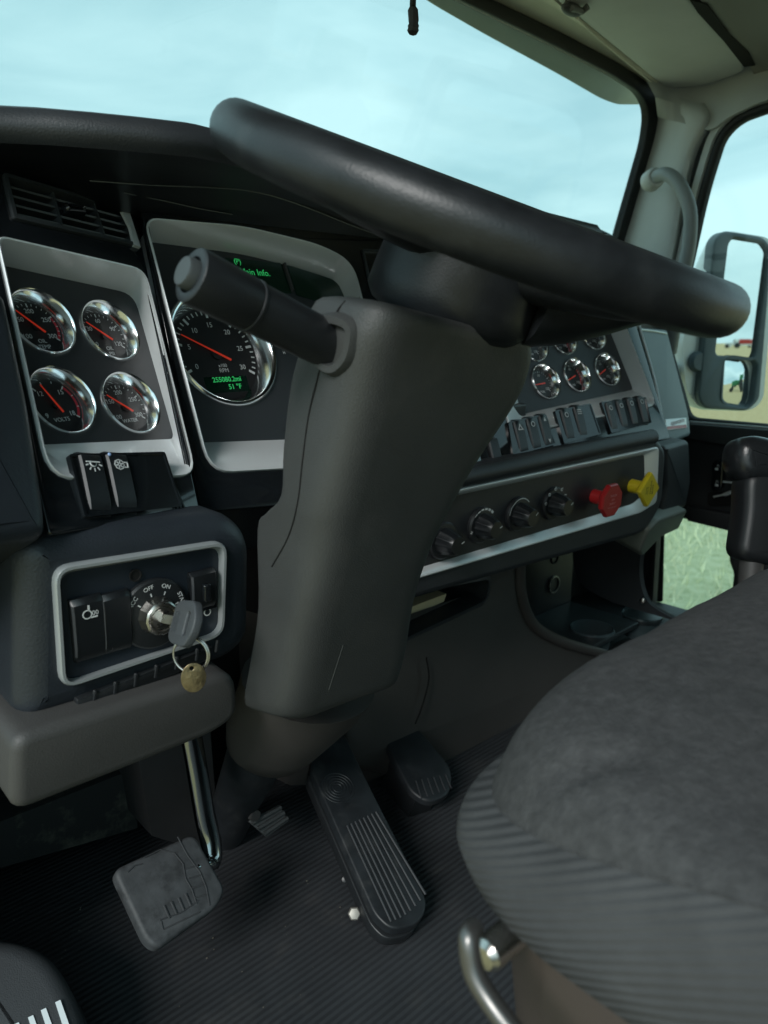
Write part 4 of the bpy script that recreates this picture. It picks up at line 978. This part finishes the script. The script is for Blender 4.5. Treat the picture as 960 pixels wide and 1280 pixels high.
# gear lever
gx = onZ(935, 620, 0) if False else ray(940, 625)*1.0
GLf = nframe(ray(945, 640)*1.0, -CF+V((0, 0, .02)), V((0, 0, 1)))
G = thing('gear_lever', ray(945, 760)*1.02, 'black gear lever with a bulky glossy rounded grip behind the seat cushion', 'gear lever')
def gpoly(pts): return [GLf.px(x, y, 0) for x, y in pts]
def blob(pts, th, rad, name, m, seg=6):
    p = rpoly(gpoly(pts), .02, 5); ls = []
    for k in range(-seg, seg+1):
        t = math.pi/2*k/seg; ls.append(wl(GLf, offset(p, -rad*(1-math.cos(t))), (th-rad)*(1 if k > 0 else -1 if k < 0 else 0)+rad*math.sin(t)))
    return MB().loft(ls).build(name, m, G, smooth=60)
knobm = mat('grip_vinyl', (.016, .018, .02), .28, bump=(300, .25), vary=.2)
blob([(907, 572), (912, 552), (930, 545), (952, 548), (985, 562), (990, 590), (960, 604), (925, 604), (912, 592)], .030, .020, 'grip_head', knobm)
blob([(921, 590), (980, 590), (978, 710), (911, 698), (920, 640)], .026, .014, 'grip_body', blackp)
MB().tube([GLf.W(940, 690, 0), GLf.W(932, 800, 0)], [.016, .014], 14).build('shaft', darkmet, G)

# ================================================================== SEAT
ST = thing('driver_seat', (.52, -.1, FLOOR), 'dark grey plush fabric driver seat cushion filling the lower right', 'seat')
def resample(p, n=220):
    P = [V(q) for q in p]; L_ = [0]
    for i in range(len(P)): L_.append(L_[-1]+(P[(i+1) % len(P)]-P[i]).length)
    out = []; j = 0
    for k in range(n):
        d = L_[-1]*k/n
        while L_[j+1] < d: j += 1
        t = (d-L_[j])/max(1e-9, L_[j+1]-L_[j]); q = P[j].lerp(P[(j+1) % len(P)], t); out.append((q.x, q.y))
    return out
def rr3(x0, x1, y0, y1, rf, z, n=10, inset=0, rb=.08):
    p = rpoly([(x0+inset, y0+inset), (x1-inset, y0+inset), (x1-inset, y1-inset), (x0+inset, y1-inset)], [max(.01, rb-inset*.5)]*2+[max(.01, rf-inset*.5)]*2, n); p = resample(p); return [V((a, b_, z)) for a, b_ in p]
XL, XR, YB, YF = .250, .84, -.42, .285
def seam(y): t = max(0, y-.03); return -.203-.34*t*t/(t+.04)
MATSEAM = 0
def seatloop(h, ins, low=None):
    p = rr3(XL, XR, YB, YF, .15, 0, inset=ins, rb=.08)
    return [V((q.x, q.y, (seam(q.y)+h) if low is None else (seam(q.y)*(1-low)-.300*low))) for q in p]
side = MB().loft([seatloop(0, .020, 1.), seatloop(0, .008, .96), seatloop(0, .001, .85), seatloop(0, -.002, .6), seatloop(0, .0, .35), seatloop(0, .005, .15), seatloop(0, .0105, .05), seatloop(0, .015, 0.)], True, False).build('cushion_side', seatr, ST, smooth=80)
ls = [seatloop(-.0005, .0145)]
from mathutils import noise
cA, cB = onZ(655, 925, -.2), onZ(815, 938, -.2)
for k in range(44):
    ins = .0150+.0012*k+.00007*k*k; h = .034*(1-math.exp(-(ins-.0145)/.04)); lp = []
    for q in seatloop(h, ins):
        z = q.z+(-.210+h*.4-q.z)*.97*(1-math.exp(-(ins-.014)/.018)) if q.z < -.21+h else q.z
        wgt = min(1, (ins-.0145)/.03)
        z += wgt*(.0035*noise.noise(V((q.x*9, q.y*9, 1)))+.0012*noise.noise(V((q.x*40, q.y*40, 3))))
        ab = cB-cA; t = max(0, min(1, ((q.x-cA.x)*ab.x+(q.y-cA.y)*ab.y)/(ab.x**2+ab.y**2))); d = math.hypot(q.x-cA.x-ab.x*t, q.y-cA.y-ab.y*t)
        z -= .008*math.exp(-(d/.007)**2)*math.sin(math.pi*min(1, max(0, t*.9+.05)))
        lp.append(V((q.x, q.y, z)))
    ls.append(lp)
MB().loft(ls, False, True).build('cushion_top', seatm, ST, smooth=80)
b = MB(); lp = seatloop(0, .015); b.tube(lp+[lp[0]], .0009, 8); b.build('piping', seatm, ST)
b = MB(); ls = []
for z, ins in ((-.45, .03), (-.36, .022), (-.305, .02), (-.295, .03)): ls.append(rr3(XL, XR, YB, YF-.02, .12, z, inset=ins))
b.loft(ls).build('seat_pan', seatbase, ST, smooth=50)
b = MB(); b.box(Fr(V((.53, -.1, FLOOR)), (1, 0, 0), (0, 1, 0), (0, 0, 1)), -.2, .2, -.22, .2, 0, .31); b.build('pedestal', darkmet, ST, bevel=.02)
MB().tube(bez([onX(592, 1160, .232), onX(586, 1172, .225), onX(592, 1215, .222), onX(615, 1255, .222), onX(650, 1300, .222), onX(700, 1360, .222)], 6), .0052, 12).build('adjuster_bar', mat('adjuster_metal', (.16, .155, .15), .32, metal=.8), ST)
MB().lathe(Fr(onX(613, 1190, .247), (0, 1, 0), (0, 0, 1), (-1, 0, 0)), [(.0085, -.02), (.0085, .003), (.006, .006), (.003, .0065)], 24, cap1=True).build('adjuster_knob', steel, ST)
b = MB(); ls = []
for z, ins in ((-.15, .10), (.1, .06), (.35, .09)): pass
bk = rpoly([(.25, -.40), (.82, -.40), (.82, -.24), (.25, -.24)], .05); f = Fr(V((0, -.3, -.2)), (1, 0, 0), (0, 1, 0), (0, 0, 1))
b.loft([[V((a, b_-.3-.0, -.2)) for a, b_ in bk], [V((a, b_-.34, .3)) for a, b_ in offset(bk, .0)], [V((a, b_-.38, .55)) for a, b_ in offset(bk, -.03)]]).build('backrest', seatm, ST, smooth=60)

# ================================================================== SHOE
shp = onZ(40, 1260, FLOOR+.12)
SHO = thing('shoe', V((shp.x, shp.y, FLOOR)), 'black shoe with pale stripes in the bottom left corner of the floor', 'shoe')
SF = nframe(onZ(20, 1290, FLOOR+.09), (-.15, -.45, .9), V((0, 1, 0)))
def spx(x, y, w=0): return SF.px(x, y, w)
so_ = [(-60, 1180), (-20, 1168), (25, 1172), (62, 1190), (86, 1225), (106, 1275), (125, 1340), (140, 1450), (-130, 1450)]
po_ = rpoly([spx(x, y) for x, y in so_], .05, 6); ls = []
for k in range(7):
    t = math.pi/2*k/6; ls.append(wl(SF, offset(po_, -.02*(1-math.cos(t))), -.02+.02*math.sin(t)))
upper = MB().loft([wl(SF, po_, -.085)]+ls).build('upper', shoem, SHO, smooth=60)
MB().loft([wl(SF, offset(po_, .004), -.10), wl(SF, offset(po_, .005), -.075), wl(SF, offset(po_, .001), -.072)]).build('sole', rubber, SHO)
for x, y in ((72, 1252), (54, 1262), (38, 1271), (20, 1280)):
    q = [SF.px(x-3, y+1, .001), SF.px(x+3.5, y-2, .001), SF.px(x+22, y+50, .001), SF.px(x+14, y+54, .001)]
    MB().prism(SF, q, -.006, .0015).build('stripe', stripem, SHO)

# ================================================================== OUTSIDE
# side mirror
m0 = ray(925, 400)*2.15
rd = ray(928, 431).normalized(); tgt = V((.22, -1, -.0025)).normalized(); mn = (tgt-rd).normalized()
MF = nframe(m0, mn)
SM = thing('side_mirror', m0+V((0, 0, -.3)), 'tall truck side mirror with pale shell outside the passenger window', 'mirror')
fo = [(893, 300), (905, 288), (955, 296), (966, 310), (950, 500), (935, 514), (882, 511), (873, 498)]
fi = [(909, 306), (914, 299), (950, 305), (957, 315), (941, 440), (938, 447), (896, 444), (893, 440)]
fo_ = rpoly([MF.px(x, y, .01) for x, y in fo], .02); fi_ = rpoly([MF.px(x, y, .0) for x, y in fi], .01)
f2 = [(906, 450), (912, 448), (940, 452), (943, 458), (937, 500), (932, 507), (908, 503), (903, 498)]
f2_ = rpoly([MF.px(x, y, .0) for x, y in f2], .012)
MB().plate(MF, fo_, [offset(fi_, .002), offset(f2_, .004)], -.03, .010, .006).build('frame', mirframe, SM)
MB().f if False else None
MB().plate(MF, fi_, [], -.006, -.002).build('mirror_glass', mirrorm, SM)
rd2 = ray(924, 474).normalized(); tg2 = V((.62, -1, -.0)).normalized(); mn2 = (tg2-rd2).normalized()
M2 = nframe(MF.W(924, 477, -.002), mn2).rot(18)
p2 = rpoly([M2.px(x, y, 0) for x, y in f2], .012)
cc = V((sum(a for a, _ in p2)/len(p2), sum(b_ for _, b_ in p2)/len(p2)))
b = MB(); Rc = .55; ls = []
for k in range(9):
    t = 1-k/8*.999; ls.append([M2.P(cc.x+(a-cc.x)*t, cc.y+(b_-cc.y)*t, -((((a-cc.x)*t)**2+((b_-cc.y)*t)**2)/(2*Rc))) for a, b_ in p2])
b.loft(ls, False, True).build('convex_glass', mirrorm, SM, smooth=80)
MB().loft([wl(M2, offset(p2, .001), .001), wl(M2, offset(p2, .008), .002), wl(M2, offset(p2, .010), -.03)], False, False).build('convex_frame', mirframe, SM)
sh = [(880, 330), (896, 296), (905, 288), (955, 296), (966, 310), (950, 500), (935, 514), (870, 512), (852, 490), (846, 430), (862, 370)]
sp_ = rpoly([MF.px(x, y, -.03) for x, y in sh], .03)
b = MB(); b.loft([wl(MF, offset(sp_, -.004), -.012), wl(MF, sp_, -.03)]+[wl(MF, offset(sp_, -.05*(1-math.cos(math.pi/2*k/5))), -.04-.07*math.sin(math.pi/2*k/5)) for k in range(1, 6)]).build('shell', truckpaint, SM, smooth=60)
MB().tube([MF.W(872, 455, -.02), MF.W(856, 462, -.05), V((1.97, 1.12, -.12))], [.014, .02, .026], 14).build('arm', truckpaint, SM)
MB().lathe(nframe(MF.W(874, 452, .0), mn), [(.03, -.05), (.03, .0), (.024, .008)], 20, cap1=True).build('arm_joint', mirframe, SM)
# external visor over the windshield
EV = frame(WS.P(0, 0, 0)+V((0, .12, .0)), 0, -42)
ev = [(300, -260), (380, -120), (531, 0), (604, 42), (700, 94), (752, 124), (772, 131), (806, 131), (840, 60), (600, -60), (420, -260)]
MB().plate(EV, rpoly([EV.px(x, y, 0) for x, y in ev], [.02, .02, .05, .05, .05, .05, .02, .03, .02, .02, .02]), [], -.006, 0, .002).build('exterior_sun_visor', extvis, None, label='grey painted outside sun visor seen through the top of the windshield', cat='sun visor')
# small tassel hanging at the top
hs = [onZ(517, -60, .60), ray(517, -20)*.93, ray(516, 8)*.93, ray(517, 26)*.93, ray(516, 41)*.93]
T = MB().tube(bez(hs, 5), [.002]*6+[.004]*5+[.0065]*5+[.0058, .0072, .0066, .0075, .006], 8).build('hanging_tassel', fabd, None, label='dark frayed tassel hanging in front of the windshield at the top', cat='tassel')

# ground and sky
def groundmat():
    m = bpy.data.materials.new('stubble_field'); m.use_nodes = True; nt = m.node_tree; N = nt.nodes; Lk = nt.links; bs = N['Principled BSDF']
    bs.inputs['Roughness'].default_value = .95; bs.inputs['Specular IOR Level'].default_value = .1
    g = N.new('ShaderNodeNewGeometry')
    n1 = N.new('ShaderNodeTexNoise'); n1.inputs['Scale'].default_value = .35; n1.inputs['Detail'].default_value = 8
    n2 = N.new('ShaderNodeTexNoise'); n2.inputs['Scale'].default_value = 9; n2.inputs['Detail'].default_value = 8; n2.inputs['Roughness'].default_value = .7
    Lk.new(g.outputs['Position'], n1.inputs['Vector']); Lk.new(g.outputs['Position'], n2.inputs['Vector'])
    r1 = N.new('ShaderNodeValToRGB'); r1.color_ramp.elements[0].position = .3; r1.color_ramp.elements[0].color = (.34, .27, .13, 1); r1.color_ramp.elements[1].position = .7; r1.color_ramp.elements[1].color = (.56, .48, .28, 1)
    Lk.new(n2.outputs['Fac'], r1.inputs[0])
    r2 = N.new('ShaderNodeValToRGB'); r2.color_ramp.elements[0].position = .3; r2.color_ramp.elements[0].color = (.30, .36, .20, 1); r2.color_ramp.elements[1].position = .7; r2.color_ramp.elements[1].color = (.52, .58, .40, 1)
    Lk.new(n2.outputs['Fac'], r2.inputs[0])
    sb = N.new('ShaderNodeVectorMath'); sb.operation = 'SUBTRACT'; sb.inputs[1].default_value = (8, 5, GROUND); Lk.new(g.outputs['Position'], sb.inputs[0])
    ln = N.new('ShaderNodeVectorMath'); ln.operation = 'LENGTH'; Lk.new(sb.outputs[0], ln.inputs[0])
    mr = N.new('ShaderNodeMapRange'); mr.inputs['From Min'].default_value = 7.5; mr.inputs['From Max'].default_value = 11
    ad = N.new('ShaderNodeMath'); ad.operation = 'MULTIPLY_ADD'; ad.inputs[1].default_value = 6; Lk.new(n1.outputs['Fac'], ad.inputs[0]); Lk.new(ln.outputs['Value'], ad.inputs[2]); Lk.new(ad.outputs[0], mr.inputs['Value'])
    mx = N.new('ShaderNodeMix'); mx.data_type = 'RGBA'; Lk.new(mr.outputs[0], mx.inputs['Factor']); Lk.new(r2.outputs[0], mx.inputs['A']); Lk.new(r1.outputs[0], mx.inputs['B']); Lk.new(mx.outputs['Result'], bs.inputs['Base Color'])
    bp = N.new('ShaderNodeBump'); bp.inputs['Distance'].default_value = .05; Lk.new(n2.outputs['Fac'], bp.inputs['Height']); Lk.new(bp.outputs[0], bs.inputs['Normal'])
    return m
b = MB(); b.f([V((-3000, -3000, GROUND)), V((3000, -3000, GROUND)), V((3000, 3000, GROUND)), V((-3000, 3000, GROUND))]); b.build('ground', groundmat(), None, kind='structure')
gm = mat('grass_blade', (.50, .55, .36), .8, vary=.4, vscale=3)
bm = MB(); rnd = random.Random(3)
for k in range(9000):
    x = rnd.uniform(3.5, 12); y = rnd.uniform(1.0, 7.5); h = rnd.uniform(.05, .16); a = rnd.uniform(0, 6.3); w = .006; lx, ly = rnd.uniform(-.08, .08), rnd.uniform(-.08, .08)
    vs = [bm.bm.verts.new(p) for p in (V((x-w*math.cos(a), y-w*math.sin(a), GROUND)), V((x+w*math.cos(a), y+w*math.sin(a), GROUND)), V((x+lx, y+ly, GROUND+h)))]
    bm.bm.faces.new(vs)
bm.build('grass', gm, None, kind='stuff', fixn=False)

# farm machines behind the truck, visible in the mirrors
def machine(name, P, d, paint, label, cat, kind, group=None, H=3.4):
    d = V((d.x, d.y, 0)).normalized(); side = V((-d.y, d.x, 0)); f = Fr(V((P.x, P.y, GROUND)), side, V((0, 0, 1)), -d)
    t = thing(name, f.o, label, cat, group)
    b = MB()
    if kind == 'combine':
        b.prism(f, [(-2.8, 1.2), (2.6, 1.2), (3.0, 2.2), (2.6, 3.3), (-1.4, 3.4), (-2.8, 2.6)], -1.3, 1.3, .1).build('body', paint, t)
        MB().prism(f, [(-4.0, 1.5), (-2.8, 1.5), (-2.8, 3.2), (-3.6, 3.3), (-4.1, 2.4)], -.9, .9, .08).build('cab', darkmet, t)
        MB().box(f, -6.2, -4.6, .3, 1.2, -3.2, 3.2).build('header', whitepaint, t, bevel=.05)
        for a, r in ((-2.2, .95), (2.0, .65)): MB().lathe(Fr(f.P(a, r, 1.4), f.e, f.u, f.n), [(r*.3, .3), (r, .28), (r, -.28), (r*.3, -.3)], 20, cap0=True, cap1=True).build('wheel', blackp, t)
    else:
        b.prism(f, [(-2.6, 1.1), (.4, 1.1), (.4, 2.1), (-2.5, 2.0)], -.5, .5, .06).build('hood', paint, t)
        MB().prism(f, [(.3, 1.2), (1.9, 1.2), (1.9, 3.1), (.6, 3.2)], -.8, .8, .06).build('cab', paint, t)
        for a, r in ((-1.9, .75), (1.4, 1.0)): MB().lathe(Fr(f.P(a, r, .95), f.e, f.u, f.n), [(r*.3, .3), (r, .28), (r, -.28), (r*.3, -.3)], 20, cap0=True, cap1=True).build('wheel', blackp, t)
        MB().box(f, 2.2, 7.5, 1.0, 1.5, -.6, .6).build('trailer_bed', whitepaint, t)
def hit(px, py, fr, dist):
    p = fr.W(px, py, 0); d = ray(px, py).normalized(); r = d-2*d.dot(fr.n)*fr.n; r.z = 0; r.normalize(); return p+r*dist, r
P, d = hit(930, 432, MF, 330); machine('combine_harvester', P, d, redpaint, 'red combine harvester in the tall mirror reflection', 'combine', 'combine')
P, d = hit(916, 432, MF, 300); machine('truck', P, d, whitepaint, 'white truck beside the red combine in the mirror', 'truck', 'tractor')
P, d = hit(914, 476, M2, 22); machine('tractor', P, d, greenpaint, 'green tractor reflected in the small convex mirror, nearest of the row', 'tractor', 'tractor')
P, d = hit(930, 470, M2, 40); machine('grain_trailer', P, d, whitepaint, 'pale farm trailer behind the green tractor in the convex mirror', 'trailer', 'tractor')

# world
w = bpy.data.worlds.new('World'); sc.world = w; w.use_nodes = True; nt = w.node_tree; N = nt.nodes; Lk = nt.links
bg = N['Background']; sky = N.new('ShaderNodeTexSky'); sky.sky_type = 'NISHITA'; sky.sun_disc = False
EL, AZ = 36, 248                                            # sun direction
sky.sun_elevation = R_(EL); sky.sun_rotation = R_(AZ); sky.air_density = 1.; sky.dust_density = 2.
tc = N.new('ShaderNodeTexCoord'); mp = N.new('ShaderNodeMapping'); mp.inputs['Scale'].default_value = (1.2, 1.2, 4.5); Lk.new(tc.outputs['Generated'], mp.inputs[0])
nz = N.new('ShaderNodeTexNoise'); nz.inputs['Scale'].default_value = 1.6; nz.inputs['Detail'].default_value = 7; nz.inputs['Roughness'].default_value = .5; nz.inputs['Distortion'].default_value = .6
Lk.new(mp.outputs[0], nz.inputs['Vector'])
rp = N.new('ShaderNodeValToRGB'); rp.color_ramp.elements[0].position = .38; rp.color_ramp.elements[0].color = (.32, .55, .60, 1); rp.color_ramp.elements[1].position = .62; rp.color_ramp.elements[1].color = (.54, .79, .82, 1)
Lk.new(nz.outputs['Fac'], rp.inputs[0])
sm = N.new('ShaderNodeVectorMath'); sm.operation = 'SCALE'; sm.inputs['Scale'].default_value = 8.7; Lk.new(rp.outputs[0], sm.inputs[0])
mx = N.new('ShaderNodeMix'); mx.data_type = 'RGBA'; mx.inputs['Factor'].default_value = .88; Lk.new(sky.outputs[0], mx.inputs['A']); Lk.new(sm.outputs[0], mx.inputs['B'])
Lk.new(mx.outputs['Result'], bg.inputs[0]); bg.inputs[1].default_value = .1
sl = bpy.data.lights.new('sun', 'SUN'); sl.energy = 1.5; sl.angle = R_(20); sl.color = (1, .985, .96)
so2 = bpy.data.objects.new('sun', sl); COL.objects.link(so2)
az = R_(AZ); sd = V((math.sin(az)*math.cos(R_(EL)), math.cos(az)*math.cos(R_(EL)), math.sin(R_(EL))))
so2.rotation_euler = (-sd).to_track_quat('-Z', 'Y').to_euler()

# camera
cd = bpy.data.cameras.new('camera'); cam = bpy.data.objects.new('camera', cd); COL.objects.link(cam); sc.camera = cam
cam.matrix_world = Matrix(((CR.x, CU.x, -CF.x, 0), (CR.y, CU.y, -CF.y, 0), (CR.z, CU.z, -CF.z, 0), (0, 0, 0, 1)))
cd.sensor_fit = 'VERTICAL'; cd.sensor_height = 36; cd.sensor_width = 27; cd.lens = 36*FPX/1280; cd.clip_start = .01; cd.clip_end = 5000
cd.dof.use_dof = True; cd.dof.focus_distance = .85; cd.dof.aperture_fstop = 7.0
sc.view_settings.view_transform = 'Standard'; sc.view_settings.look = 'None'; sc.view_settings.exposure = .72; sc.view_settings.gamma = 1
sc.cycles.max_bounces = 10; sc.cycles.transparent_max_bounces = 16
